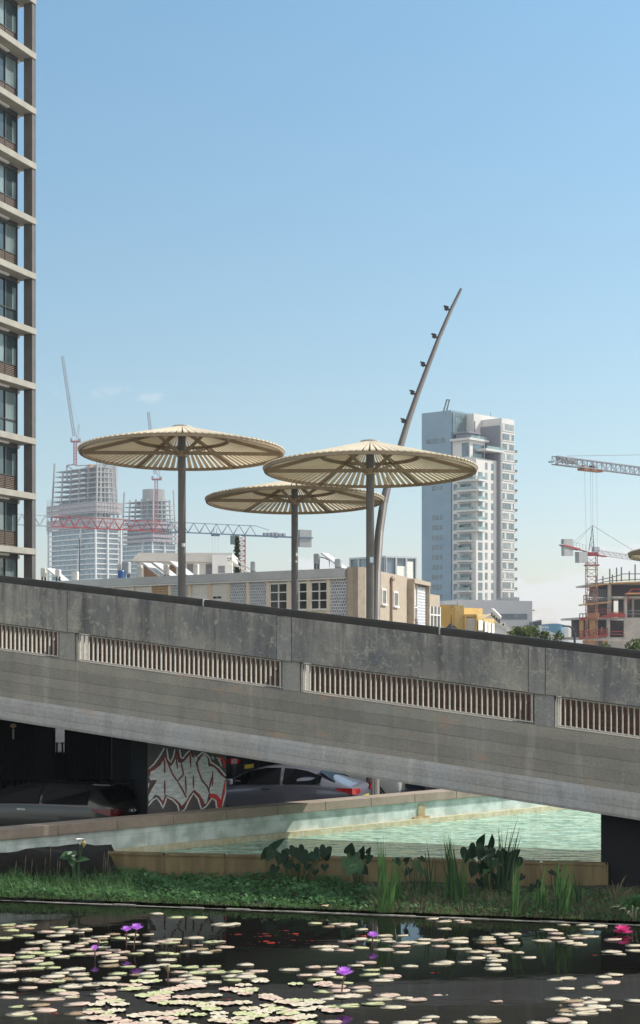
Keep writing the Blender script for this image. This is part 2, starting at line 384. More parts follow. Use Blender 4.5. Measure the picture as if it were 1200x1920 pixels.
        hh = N.new('ShaderNodeMath'); hh.operation = 'MULTIPLY_ADD'; hh.inputs[1].default_value = .8; lk(ln, hh.inputs[0]); lk(fine, hh.inputs[2]); h = hh.outputs[0]
    lk(col, b.inputs['Base Color']); b.inputs['Roughness'].default_value = .92
    bp = N.new('ShaderNodeBump'); bp.inputs['Strength'].default_value = .35; bp.inputs['Distance'].default_value = .012
    lk(h, bp.inputs['Height']); lk(bp.outputs[0], b.inputs['Normal'])
    return m
M_par = concmat('parapet_concrete', (.42,.39,.33), (.22,.215,.205), (.54,.50,.38), False, 0.0, .9, (.145,.155,.18))
M_gird = concmat('girder_concrete', (.355,.325,.275), (.265,.245,.215), (.48,.45,.40), True, 5.0, .25, (.34,.325,.29))
M_gird2 = concmat('girder_foot_concrete', (.43,.41,.385), (.35,.335,.315), (.58,.56,.53), True, 9.0, .35, (.40,.40,.40))
M_post = concmat('post_concrete', (.37,.35,.31), (.29,.275,.25), (.48,.46,.40), False, 2.0, .2, (.26,.26,.26))
M_cap = mat('brown_steel', (.050,.044,.036), .55, (.032,.029,.025), scale=3, metal=.3)
M_bars = mat('grey_painted_steel', (.54,.51,.45), .5, (.40,.38,.34), scale=18)
M_brown = None
U0, U1 = -12.0, 17.0
BAY = 4.95
# girder (box section with a flared foot)
gd = BM(); prof = [(0, 4.09), (0, 3.14), (.35, 3.14), (.35, 4.09)]
gd.profile([(0,3.14),(W_,3.14),(W_,4.05),(1.46,4.05),(1.46,3.78),(.30,3.78),(.30,4.09),(0,4.09)], U0, U1)
gd.build('girder', M_gird, bridge)
ft = BM(); ft.profile([(0.002,3.138),(-.055,2.98),(-.075,2.72),(-.06,2.67),(W_,2.67),(W_,3.138)], U0, U1); ft.build('girder_foot', M_gird2, bridge)
# parapet panels and joint strips
for i in range(-3, 4):
    a = i*BAY + .02; e = (i+1)*BAY - .30
    if a > U1: break
    pm = BM(); pm.profile([(0,4.66),(.22,4.66),(.22,5.50),(.012,5.50),(0,5.488)], a, min(e, U1)); pm.build('parapet_panel', M_par, bridge)
    jm = BM(); jm.profile([(-.012,4.655),(.22,4.655),(.22,5.495),(-.012,5.495)], e+.012, min(e+.308, U1)); jm.build('joint_strip', M_post, bridge)
    if e+.3 > U1: break
for i in range(-2, 4):
    u = i*BAY - .19
    BM().box(u, u+.36, .03, .62, 4.092, 4.653).build('post', M_post, bridge)
# coping rail
cr = BM(); cr.profile([(.05,5.503),(.30,5.503),(.30,5.60),(.27,5.645),(.08,5.645),(.05,5.60)], U0, U1); cr.build('coping_rail', M_cap, bridge)
M_zinc = mat('rail_joint', (.5,.5,.48), .5)
for u in (3.05, 7.9): BM().box(u, u+.025, .044, .29, 5.51, 5.65).build('rail_joint', M_zinc, bridge)
# balustrade infill in each slot
for i in range(-2, 4):
    a = i*BAY + .20; e = (i+1)*BAY - .21
    rb = BM(); n = 44
    rb.box(a, e, .07, .13, 4.115, 4.135); rb.box(a, e, .07, .13, 4.62, 4.64)
    for k in range(n):
        u = a + (e-a)*(k+.5)/n; rb.box(u-.009, u+.009, .075, .125, 4.136, 4.619)
    for u in (a+.0, e-.035): rb.box(u, u+.018, .055, .145, 4.10, 4.645)
    rb.build('railing', M_bars, bridge)
# inner parapet on the far side of the deck, faced with brown boards
def boardmat():
    m = mat('brown_brick', (.155,.09,.06), .85, (.10,.058,.042), scale=2.5, stretch=(1,1,6)); return m
fp = BM()
for k in range(7): fp.box(U0, U1, 1.28+.004*(k%2), 1.44, 3.79+.19*k, 3.79+.19*k+.182)
fp.build('inner_parapet', boardmat(), bridge)
# closed abutment at the low end
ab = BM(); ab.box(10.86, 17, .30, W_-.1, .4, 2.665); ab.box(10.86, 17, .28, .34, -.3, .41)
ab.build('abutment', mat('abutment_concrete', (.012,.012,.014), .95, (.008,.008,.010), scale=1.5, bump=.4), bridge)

# ------------------------------------------------------------------ covered car park behind the ramp
struct(MB().prism([(-30,31.2),(-4.4,31.2),(-1.6,32.9),(14,45.4),(14,75),(-30,75)], -.5, 0.0).build('pavement', M_asphalt))
dk = MB().prism([(-30,36.2),(-2.0,36.2),(1.1,39.3),(1.1,62),(-30,62)], 3.05, 3.42)
struct(dk.build('plaza', M_darkconc))
rt = MB(); path = [(.9,53.4,4.75),(3.1,53.4,4.75),(3.1,45.6,4.55),(9.4,45.6,4.1),(18,45.6,3.6)]; off = [(.9,53.8),(3.5,53.8),(3.5,46.0),(9.4,46.0),(18,46.0)]
vs = []
for (x, y, z), (x2, y2) in zip(path, off): vs += [(x,y,-.5),(x,y,z),(x2,y2,z),(x2,y2,-.5)]
rt.add(vs, [(3,2,1,0),(16,17,18,19)]+[(4*i+k, 4*i+4+k, 4*i+4+(k+1)%4, 4*i+(k+1)%4) for i in range(4) for k in range(4)])
tag(rt.build('sky_block_wall', M_darkconc), 'dark concrete wall added out of view beyond the pool to block sky reflections', 'wall')  # added unseen wall, keeps bright sky out of the pond reflection
bw = thing('car_park_wall', 'dark rear wall of the covered car park with one narrow opening', 'wall', (-30,50,0))
M_black = mat('shade_black', (.012,.012,.014), .95, (.007,.007,.009), scale=1.3)  # near-black base colour carries the deep shade of the car park
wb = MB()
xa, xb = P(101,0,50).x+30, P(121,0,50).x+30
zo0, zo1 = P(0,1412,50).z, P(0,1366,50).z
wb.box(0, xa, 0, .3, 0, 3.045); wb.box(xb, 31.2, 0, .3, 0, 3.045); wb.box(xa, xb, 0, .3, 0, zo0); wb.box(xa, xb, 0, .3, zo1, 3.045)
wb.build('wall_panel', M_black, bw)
tag(MB().box(P(95,0,66).x-2, P(125,0,66).x+2, 66, 66.3, -.4, 4.6).build('white_wall', mat('white_plaster', (.75,.74,.70), .8)), 'sunlit white wall seen through the opening at the rear of the car park', 'wall')
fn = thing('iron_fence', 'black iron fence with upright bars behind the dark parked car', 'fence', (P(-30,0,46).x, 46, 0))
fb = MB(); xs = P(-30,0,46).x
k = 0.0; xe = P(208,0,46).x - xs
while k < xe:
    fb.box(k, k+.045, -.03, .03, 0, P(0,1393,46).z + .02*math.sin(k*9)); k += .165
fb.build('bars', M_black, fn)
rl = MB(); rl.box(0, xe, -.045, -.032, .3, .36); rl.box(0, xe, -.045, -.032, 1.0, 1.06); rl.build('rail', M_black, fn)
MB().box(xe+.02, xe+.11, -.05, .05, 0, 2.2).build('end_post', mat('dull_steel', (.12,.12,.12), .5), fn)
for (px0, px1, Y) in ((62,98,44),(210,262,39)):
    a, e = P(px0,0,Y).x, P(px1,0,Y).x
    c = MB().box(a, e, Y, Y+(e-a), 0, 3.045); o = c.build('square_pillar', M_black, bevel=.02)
    tag(o, 'dark square concrete pillar between the iron fence and the graffiti pier' if px0 > 100 else 'dark square concrete pillar left of the bright opening', 'pillar', 'car park pillars')
# tube lamp hanging at the far left
lp = thing('wall_lamp', 'small warm lamp fixed high on the dark wall at far left', 'lamp', P(25,1386,49.6))
z0 = 0; M_lampglow = mat('lamp_glow', (.8,.62,.4), .4)
MB().tube([(0,0,0),(0,0,.34)], .035, 8).build('tube', mat('lamp_tube', (.6,.58,.52), .4), lp)
MB().lathe([(.02,.36),(.09,.39),(.10,.45),(.05,.50),(.01,.51)], 12).build('bulb', M_lampglow, lp)

# graffiti pier
M_shade2 = M_black; gx = MB(); GA = P(277,0,32.2); GB = P(424,0,32.85)
GA.z = GB.z = 0
gfr = (GB-GA).normalized(); gW = (GB-GA).length
pier = thing('graffiti_pier', 'concrete pier painted with silver and red graffiti under the ramp', 'pier', GA, math.atan2(gfr.y, gfr.x))
MB().box(0, gW, 0, 1.25, 0, 2.64).build('pier_block', mat('grey_brown_paint', (.15,.135,.13), .9, (.10,.09,.09), scale=3, bump=.2), pier)
# panel units: crop pixels 65..655 across, 75..605 down  -> metres on the face
zt = P(0,1399,32.4).z; zb = P(0,1531,32.4).z
def G(x, y): return ((x-65)/590*gW, zt + (y-75)/(605-75)*(zb-zt))
def ribbon(mb, pts, wd, d, mi=0):
    q = [Vector(G(*p)) for p in pts]; n = len(q); vs = []; fs = []
    for i in range(n):
        t = (q[min(i+1,n-1)]-q[max(i-1,0)]).normalized(); nn = Vector((-t.y, t.x))
        e = .55 if i in (0, n-1) else 1.0
        for s in (1, -1): 
            p = q[i]+nn*wd/2*s*e; p.x = min(max(p.x, .004), gW-.004); vs.append((p.x, -d, p.y))
    for i in range(n-1): fs.append((2*i, 2*i+1, 2*i+3, 2*i+2))
    mb.add(vs, fs, mi)
def dens(pts, k=3):
    out = []
    for i in range(len(pts)-1):
        p0 = pts[max(i-1,0)]; p1 = pts[i]; p2 = pts[i+1]; p3 = pts[min(i+2,len(pts)-1)]
        for j in range(k):
            t = j/k; out.append(tuple(.5*((2*p1[a]) + (-p0[a]+p2[a])*t*.7 + (2*p0[a]-5*p1[a]+4*p2[a]-p3[a])*t*t*.7 + (-p0[a]+3*p1[a]-3*p2[a]+p3[a])*t*t*t*.7) + (0.3*.0) if False else p1[a]+(p2[a]-p1[a])*t for a in (0,1)))
    return out+[pts[-1]]
top = [(75,300),(78,262),(110,245),(150,215),(185,160),(200,155),(215,200),(235,225),(255,190),(275,140),(285,130),(300,200),(315,200),(340,180),(365,150),(385,120),(400,160),(420,170),(432,225),(440,190),(465,150),(490,135),(515,165),(525,190),(525,235),(555,235),(590,265),(620,305),(650,335)]
bot = [(650,350),(640,420),(630,480),(610,500),(570,455),(530,440),(520,500),(490,525),(470,490),(440,440),(410,410),(390,440),(360,490),(320,530),(300,510),(270,480),(230,455),(200,440),(190,480),(170,490),(150,445),(120,435),(90,470),(75,485),(68,450),(90,400),(120,350),(130,325),(85,325)]
MB().box(-.012, -.002, .01, 1.26, 0, 2.63).build('side_shade', M_black, pier)  # deep shade on the pier's left side, put in as a near-black sheet
M_silver = mat('silver_paint', (.82,.86,.84), .6, (.48,.52,.51), scale=7, stretch=(1,1,3), detail=8)
M_red = mat('dark_red_paint', (.30,.07,.06), .6, (.11,.045,.04), scale=5); M_bred = mat('bright_red_paint', (.75,.05,.05), .6)
M_white = mat('white_paint', (.88,.88,.86), .6, (.6,.6,.6), scale=8)
sv = MB(); poly = [(G(*p)[0], -.003, G(*p)[1]) for p in top+bot]; sv.add(poly, [tuple(range(len(poly)-1,-1,-1))]); sv.build('silver_fill', M_silver, pier)
rd = MB()
ribbon(rd, [(p[0], p[1]-6) for p in top], .055, .006); ribbon(rd, [(p[0], p[1]+14) for p in bot[:21]], .085, .007)
for l in ([(185,160),(190,220),(188,280)],[(190,330),(190,440)],[(215,205),(250,290),(285,340),(330,290),(310,190)],[(275,140),(285,250)],[(285,340),(330,420),(352,470)],[(380,130),(385,240)],[(345,300),(350,440)],[(405,300),(405,400)],[(430,190),(440,260),(470,340),(510,390),(528,440)],[(550,275),(548,390)],[(520,420),(548,310)],[(68,400),(110,350),(128,330)],[(650,345),(640,425),(630,490)]):
    ribbon(rd, dens(l), .035, .009)
rd.build('red_outline', M_red, pier)
br_ = MB(); ribbon(br_, dens([(530,455),(575,470),(605,510),(600,555)]), .10, .011); ribbon(br_, dens([(648,350),(632,470),(612,555)]), .05, .012); ribbon(br_, dens([(600,160),(635,200),(640,245)]), .05, .012); br_.build('red_fill', M_bred, pier)
wt = MB()
for l in ([(70,240),(110,205),(150,150),(180,100),(185,85)],[(205,90),(215,170),(235,195),(255,150),(265,100)],[(300,100),(310,160),(325,170),(350,135),(380,110)],[(415,150),(425,200),(430,165),(470,130),(500,140),(530,175),(535,205),(560,220),(600,250),(640,300),(655,315)],
          [(68,515),(100,475),(130,460),(160,500),(175,540),(195,490),(205,455),(250,480),(285,520),(300,580),(340,555),(370,490),(405,435),(440,480),(465,560),(500,540),(545,480),(575,500),(580,550),(600,560)],[(655,350),(648,450),(622,555)],[(580,170),(600,185),(618,240)],[(592,200),(612,180)],[(545,160),(560,185)],[(66,380),(72,345)]):
    ribbon(wt, dens(l, 2), .032, .014)
wt.build('white_outline', M_white, pier)
# ------------------------------------------------------------------ parasols and light mast on the plaza behind the ramp
M_post_p = mat('taupe_steel', (.145,.127,.118), .5, (.118,.104,.097), scale=2, metal=.2)
M_slat = leafmat('cream_slats', (.78,.69,.54), (.68,.59,.45), .20, .6)
M_rim = mat('bronze_rim', (.33,.25,.165), .5, (.27,.20,.13), scale=4)
M_stick = mat('pale_sticker', (.55,.70,.76), .6); M_stick2 = mat('white_sticker', (.7,.7,.68), .6)
PR = 2.65
def make_parasol(rise, drop):
    """origin at the centre of the rim ring; post runs down by drop"""
    t = thing('parasol', 'x', 'parasol')
    NS = 100; sl_ = MB(); r0 = .20
    for k in range(NS):
        a = 2*math.pi*k/NS; half = math.pi/NS*.66
        vs = []
        for (r, hw) in ((r0, half*1.25), (PR+.02, half)):
            z = rise*(1-r/PR)+.015
            for dz in (0, .028):
                for s in (-1, 1): vs.append((r*math.cos(a+s*hw), r*math.sin(a+s*hw), z+dz))
        sl_.add(vs, [(0,1,5,4),(2,6,7,3),(0,4,6,2),(1,3,7,5),(0,2,3,1),(4,5,7,6)])
    sl_.build('slats', M_slat, t)
    rm = MB(); n = 72
    ring = [(PR-.075,-.06),(PR-.01,-.06),(PR+.0,.012),(PR-.075,.012)]
    vs = []; fs = []
    for k in range(n):
        a = 2*math.pi*k/n
        for r, z in ring: vs.append((r*math.cos(a), r*math.sin(a), z))
    for k in range(n):
        for j in range(4): fs.append((k*4+j, ((k+1) % n)*4+j, ((k+1) % n)*4+(j+1) % 4, k*4+(j+1) % 4))
    rm.add(vs, fs); rm.build('rim', M_rim, t, smooth=False)
    ir = MB(); vs = []; fs = []; r1 = PR*.46; zc = rise*(1-.46)
    for k in range(48):
        a = 2*math.pi*k/48
        for r, z in ((r1-.03,zc-.07),(r1+.03,zc-.07),(r1+.03,zc+.008),(r1-.03,zc+.008)): vs.append((r*math.cos(a), r*math.sin(a), z))
    for k in range(48):
        for j in range(4): fs.append((k*4+j, ((k+1) % 48)*4+j, ((k+1) % 48)*4+(j+1) % 4, k*4+(j+1) % 4))
    ir.add(vs, fs); ir.build('inner_ring', M_rim, t)
    for k in range(6):
        a = math.pi/3*k + R(3); c, s = math.cos(a), math.sin(a)
        MB().bar((.1*c,.1*s,rise-.055),((PR-.05)*c,(PR-.05)*s,-.02), .06, .08).build('rafter', M_rim, t)
    for a in (R(3), R(183)):
        c, s = math.cos(a), math.sin(a); MB().bar((.09*c,.09*s,-.02),((PR-.08)*c,(PR-.08)*s,-.03), .055, .085).build('tie_beam', M_rim, t)
    for a in (R(63), R(123), R(243), R(303)):
        c, s = math.cos(a), math.sin(a); MB().bar((.1*c,.1*s,-.06),(r1*c,r1*s,zc-.06), .05, .07).build('strut', M_rim, t)
    MB().lathe([(.10,-drop),(.10,rise-.06),(.06,rise-.04)], 20).build('post', M_post_p, t, smooth=False)
    MB().lathe([(.105,-.13),(.135,-.12),(.135,.03),(.105,.04)], 20).build('collar', M_rim, t)
    MB().lathe([(.23,rise-.045),(.25,rise-.01),(.245,rise+.02),(.12,rise+.055),(.02,rise+.06)], 24).build('cap', mat('grey_cap', (.42,.42,.40), .5), t)
    for o in t.children:
        if o.name.split('.')[0] not in ('post','collar'): o.rotation_euler.x = R(-3.2)
    return t
def parasol_at(px, py, Y, rise, gz, label, rz, stick=None):
    c = P(px, py, Y); t = make_parasol(rise, c.z-gz); t.location = c; t.rotation_euler.z = rz
    tag(t, label, 'parasol', 'slatted parasols beyond the ramp')
    if stick:
        for (sx, sy, col_, w_, h_) in stick:
            q = P(sx, sy, Y); d = q.z - c.z; dx = q.x - c.x
            s = MB(); vs = []; n = 5; a0 = math.asin(max(-.95, min(.95, dx/.102)))
            for i in range(n+1):
                a = a0 + (i/n-.5)*w_/.1
                for dz in (-h_/2, h_/2): vs.append((.1025*math.sin(a), -.1025*math.cos(a), d+dz))
            fs = [(2*i, 2*i+2, 2*i+3, 2*i+1) for i in range(n)]
            s.T = lambda p: Matrix.Rotation(-rz, 3, 'Z') @ Vector(p)
            s.add(vs, fs); s.build('sticker', col_, t)
    return t
parasol_at(341, 848, 40.0, .66, 3.42, 'slatted cream parasol on the left, the highest and leftmost of the group', R(0), [(345,1022,M_stick2,.10,.09)])
parasol_at(694, 881, 38.4, .70, 0.0, 'slatted cream parasol on the right in front of the leaning light mast', R(-4), [(697,1050,M_stick,.10,.14)])
third = parasol_at(552.5, 938, 43.0, .56, 3.42, 'slatted cream parasol in the middle, the smallest and lowest of the three whole ones', R(4), [(557,1040,M_stick2,.07,.09),(556,1053,M_stick2,.06,.05)])
parasol_at(1356, 1037, 44.0, .66, 0.0, 'slatted parasol cut off by the right edge of the picture', R(0))

def my(y): return 39.0+(1505-y)*.0092
third.scale = (.935, .935, 1.0)
mast = thing('light_mast', 'tall bent brown light mast with five floodlights leaning to the right', 'light mast', P(703,1505,39.0))
pts = [(703,1505),(703,1400),(703.2,1280),(703.8,1159),(705.5,1074),(711,998),(719,945),(728,905),(751.5,835),(764.5,792),(782.5,740),(802.5,687),(823.5,632),(847,578),(864.5,542)]
rad = [9,9,9,8.8,8.6,8.2,7.8,7.4,6.2,5.6,5.0,4.5,4.0,3.4,2.6]
p3 = [P(x, y, my(y)) for x, y in pts]; p3[0].z = -.02
MB().tube(p3, [r*my(q[1])/F_PX for r, q in zip(rad, pts)], 12).build('pole', M_post_p, mast, world=True)
M_dark = mat('dark_metal', (.03,.035,.045), .45)
for (hx, hy, dx, dy) in ((843,580,-9,-2),(820,632,-9,-2),(799,685,-9,-2),(779,738,-9,-2),(762,791,-9,-2)):
    MY = my(hy); f = MB(); a = P(hx, hy+1, MY); b = P(hx-3.5, hy, MY)
    f.bar(a, b, .05)
    b0, b1 = P(hx-3, hy-.5, MY), P(hx-8.5, hy-3.5, MY)
    f.bar(b0, b1, .24, .10)
    f.bar(P(hx-6.5,hy-3.6,MY-.05), P(hx-11,hy-6.5,MY-.05), .22, .018)
    f.build('floodlight', M_dark, mast, world=True)

# ------------------------------------------------------------------ cars
M_tyre = mat('tyre_rubber', (.02,.02,.02), .9); M_rimm = mat('wheel_rim', (.45,.45,.46), .35, metal=.8)
M_cglass = mat('car_glass', (.004,.005,.006), .25, spec=.10); M_trim = mat('black_trim', (.015,.015,.016), .6)
M_tail = mat('red_lens', (.42,.012,.016), .15, (.3,.008,.01)); M_lens = mat('clear_lens', (.6,.6,.6), .1)
M_plate = mat('plate_yellow', (.62,.47,.05), .5); M_chrome = mat('chrome', (.6,.6,.6), .2, metal=1.0)
def car(name, label, cat, loc, rz, paint, kind='suv', L=4.4, H=1.62, Wd=1.82, group=None, plate=M_plate, badge=False, tail=None):
    """local x forward, rear at x=0, nose at x=L"""
    t = thing(name, label, cat, loc, rz, group); h = Wd/2
    # stations: x, bottom z, waist z, waist half-width, roof z (None = no cabin), roof half-width
    if kind == 'suv':
        S = [(0.00,.42,.98,.74,None),(0.05,.34,1.05,.84,None),(.30,.28,1.06,.97,1.22),(.55,.26,1.05,.99,H-.08),(1.1,.25,1.04,1.0,H-.01),(2.0,.25,1.03,1.0,H),(2.65,.25,1.02,1.0,H-.06),(3.25,.25,1.02,.99,1.10),(3.7,.26,.98,.97,None),(4.15,.30,.86,.88,None),(4.36,.38,.72,.66,None)]
    else:
        S = [(0.00,.46,.86,.76,None),(0.06,.34,1.00,.86,None),(.45,.28,1.06,.97,1.10),(1.0,.26,1.04,.99,H-.10),(1.6,.25,1.02,1.0,H),(2.2,.25,1.0,1.0,H-.01),(2.7,.25,.99,1.0,H-.12),(3.3,.25,.97,.99,1.04),(3.75,.26,.92,.97,None),(4.2,.30,.80,.88,None),(4.42,.38,.66,.66,None)]
    k = L/4.4; vs = []; fs = []; n = 12
    for (x, zb_, zw, wf, zr) in S:
        hw = h*wf; rw = hw*.74
        if zr is None: zr_, rw = zw+.02, hw*.82; zm = zw+.01
        else: zr_ = zr; zm = zw+.03
        half = [(hw*.80,zb_),(hw*.97,zb_+.10),(hw,(zb_+zw)/2),(hw*.985,zw-.03),(rw+(hw*.97-rw)*(.9 if zr_-zw > .1 else .5),zm),(rw,zr_-.03 if zr_-zw > .1 else zr_-.005)]
        ringp = [(x*k, yv, zv) for yv, zv in half] + [(x*k, -yv, zv) for yv, zv in reversed(half)]
        vs += ringp
    m = len(S)
    for i in range(m-1):
        for j in range(n): fs.append((i*n+j, i*n+(j+1) % n, (i+1)*n+(j+1) % n, (i+1)*n+j))
    fs += [tuple(range(n-1,-1,-1)), tuple((m-1)*n+j for j in range(n))]
    body = MB(); body.add(vs, fs); o = body.build('body', paint, t, smooth=True, sub=2)
    def sidew(x, s, f):   # point on cabin side between waist and roof
        for i in range(m-1):
            if S[i][0] <= x <= S[i+1][0]:
                q = (x-S[i][0])/(S[i+1][0]-S[i][0])
                zw = S[i][2]+(S[i+1][2]-S[i][2])*q; r0 = S[i][4] or S[i][2]; r1_ = S[i+1][4] or S[i+1][2]; zr = r0+(r1_-r0)*q
                hw = h*(S[i][3]+(S[i+1][3]-S[i][3])*q); return (x*k, s*(hw*(.95+.03)-(hw*.26)*f*.93+.012), zw+.05+(zr-zw-.13)*f)
    xs = [.62,.95,1.3,1.68] if kind == 'suv' else [.85,1.2,1.5,1.75]
    xs2 = [1.76,2.2,2.6,3.02] if kind == 'suv' else [1.83,2.2,2.6,3.05]
    for s in (-1, 1):
        for X in (xs, xs2):
            g = MB(); v = [sidew(x, s, 0) for x in X]+[sidew(x, s, .98) for x in reversed(X)]
            g.add(v, [tuple(range(len(v)))]); g.build('side_window', M_cglass, t)
    rg = MB(); zt_ = (H-.16); 
    x0_, x1_ = ((.12,.47) if kind == 'suv' else (.53,.97))
    rg.add([(x0_*k,-h*.78,1.12),(x0_*k,h*.78,1.12),(x1_*k-.03,h*.62,zt_),(x1_*k-.03,-h*.62,zt_)], [(0,1,2,3)]); rg.build('rear_window', M_cglass, t)
    if kind == 'suv': MB().box(.22*k,.62*k,-h*.66,h*.66,H-.07,H-.035).build('spoiler', paint, t, bevel=.01)
    for s in (-1, 1):
        l = MB(); zz = .90
        l.add([(-.012,s*h*.50,zz-.02),(.0,s*h*.70,zz-.06),(.09,s*h*.90,zz-.05),(.46,s*h*1.0,zz+.05),(.50,s*h*.995,zz+.10),(.10,s*h*.87,zz+.10),(-.005,s*h*.66,zz+.08),(-.012,s*h*.5,zz+.05)],
              [(0,1,6,7),(1,2,5,6),(2,3,4,5)])
        l.v = [Vector((p.x, p.y*1.012, p.z)) for p in l.v]; l.build('taillight', tail or M_tail, t)
        hl = MB(); hl.add([(L-.10,s*h*.5,.66),(L-.30,s*h*.88,.68),(L-.42,s*h*.93,.80),(L-.2,s*h*.62,.78)], [(0,1,2,3)]); hl.build('headlight', M_lens, t)
        for xw in (.80*k, 3.48*k):
            wh = MB(); c = Vector((xw, s*(h-.10), .33)); N_ = 24
            prof = [(.20,-.11),(.31,-.11),(.335,-.08),(.335,.08),(.31,.11),(.20,.11)]
            vv = []; ff = []
            for q in range(N_):
                a = 2*math.pi*q/N_
                for r, y in prof: vv.append((c.x+r*math.cos(a), c.y+y, c.z+r*math.sin(a)))
            for q in range(N_):
                for j in range(6): ff.append((q*6+j, ((q+1) % N_)*6+j, ((q+1) % N_)*6+(j+1) % 6, q*6+(j+1) % 6))
            wh.add(vv, ff); wo_ = wh.build('wheel', M_tyre, t)
            rr = MB()
            for q in range(5):
                a = 2*math.pi*q/5; rr.bar((c.x, c.y+s*.07, c.z), (c.x+.2*math.cos(a), c.y+s*.09, c.z+.2*math.sin(a)), .05, .03)
            rr.build('rim', M_rimm, wo_)
            ar = MB(); ar.tube([(xw+.40*math.cos(a), s*(h-.005), .33+.40*math.sin(a)) for a in [R(-10+q*10) for q in range(21)]], .028, 6); ar.build('wheel_arch', M_trim, t)
    MB().box(-.03,.12,-h*.70,h*.70,.36,.50).build('bumper', M_trim, t, bevel=.03)
    MB().box(-.035,-.02,-.26,.26,.66,.78).build('number_plate', plate, t)
    MB().box(2.05*k,2.25*k,-h*1.0,-h*.975,.92,.95).build('handle', M_chrome, t); MB().box(2.05*k,2.25*k,h*.975,h*1.0,.92,.95).build('handle', M_chrome, t)
    if badge:
        b = MB(); b.tube([(-.03+.0*a, .10*math.cos(a), .90+.055*math.sin(a)) for a in [2*math.pi*q/16 for q in range(17)]], .009, 6)
        b.bar((-.03,.045,.865),(-.03,.025,.935),.014); b.bar((-.03,-.025,.865),(-.03,-.045,.935),.014); b.bar((-.03,.035,.90),(-.03,-.035,.90),.012)
        b.build('badge', M_chrome, t)
    for s in (-1, 1):
        MB().box(2.95*k,3.1*k,min(s*h*.98,s*(h+.17)),max(s*h*.98,s*(h+.17)),1.02,1.16).build('mirror', paint, t, bevel=.03)
    return t
def paint(n, c): 
    m = mat(n, c, .28, [x*.95 for x in c], scale=1, metal=.35); m.node_tree.nodes['Principled BSDF'].inputs['Coat Weight'].default_value = .6; return m
rear = P(226, 0, 33.0)
car('hatchback', 'dark taupe hatchback parked in shade behind the pool wall at far left', 'car', (rear.x+.30, 32.6, 0), R(176-16), paint('taupe_paint', (.045,.042,.040)), 'suv', 4.4, 1.52, 1.80, badge=True, tail=mat('dull_red_lens', (.12,.012,.012), .2), plate=mat('plate_dark', (.05,.12,.22), .4))
rear = P(692, 0, 37.6)
car('silver_car', 'silver sedan with a red tail lamp, its rear sunlit left of the mast foot', 'car', (rear.x-.12, 37.0, 0), R(180-16), paint('silver_paint_car', (.17,.17,.205)), 'sedan', 4.5, 1.52, 1.82)
rear = P(757, 0, 41)
car('white_car', 'white car parked in the sun just right of the mast foot', 'car', (rear.x, 40.9, .0), R(180-8), paint('white_paint_car', (.62,.62,.60)), 'sedan', 4.4, 1.45, 1.8)
rear = P(468, 0, 46.5)
car('dark_car', 'dark car with a red tail strip deep in the car park behind the graffiti pier', 'car', (rear.x, 45.6, 0), R(180-28), paint('black_paint_car', (.03,.03,.034)), 'suv', 4.3, 1.6, 1.8)
# ------------------------------------------------------------------ apartment tower at the left edge
M_lconc = mat('pale_concrete', (.34,.32,.27), .85, (.27,.255,.22), scale=1.2, bump=.1)
M_lfin = mat('grey_fin_concrete', (.125,.12,.115), .85, (.10,.095,.092), scale=1.5)
M_lglass = glass('tower_glass', (.05,.075,.08), .06)
M_lglass2 = glass('curtained_glass', (.20,.26,.26), .15)
M_louv = mat('brown_louvre', (.16,.115,.085), .6, (.11,.08,.06), scale=3, stretch=(1,1,6)); M_frame = mat('dark_frame', (.05,.045,.045), .5)
M_lamp = mat('white_globe', (.75,.74,.70), .4)
d_ = Vector((.332,.943,0)); n_ = Vector((.943,-.332,0))          # along facade (away), outward (right)
C0 = Vector((-16.54, 90.0, 0))
apt = thing('apartment_tower', 'tall concrete apartment tower with balconies cut by the left edge of the picture', 'building', C0, math.atan2(d_.y, d_.x))
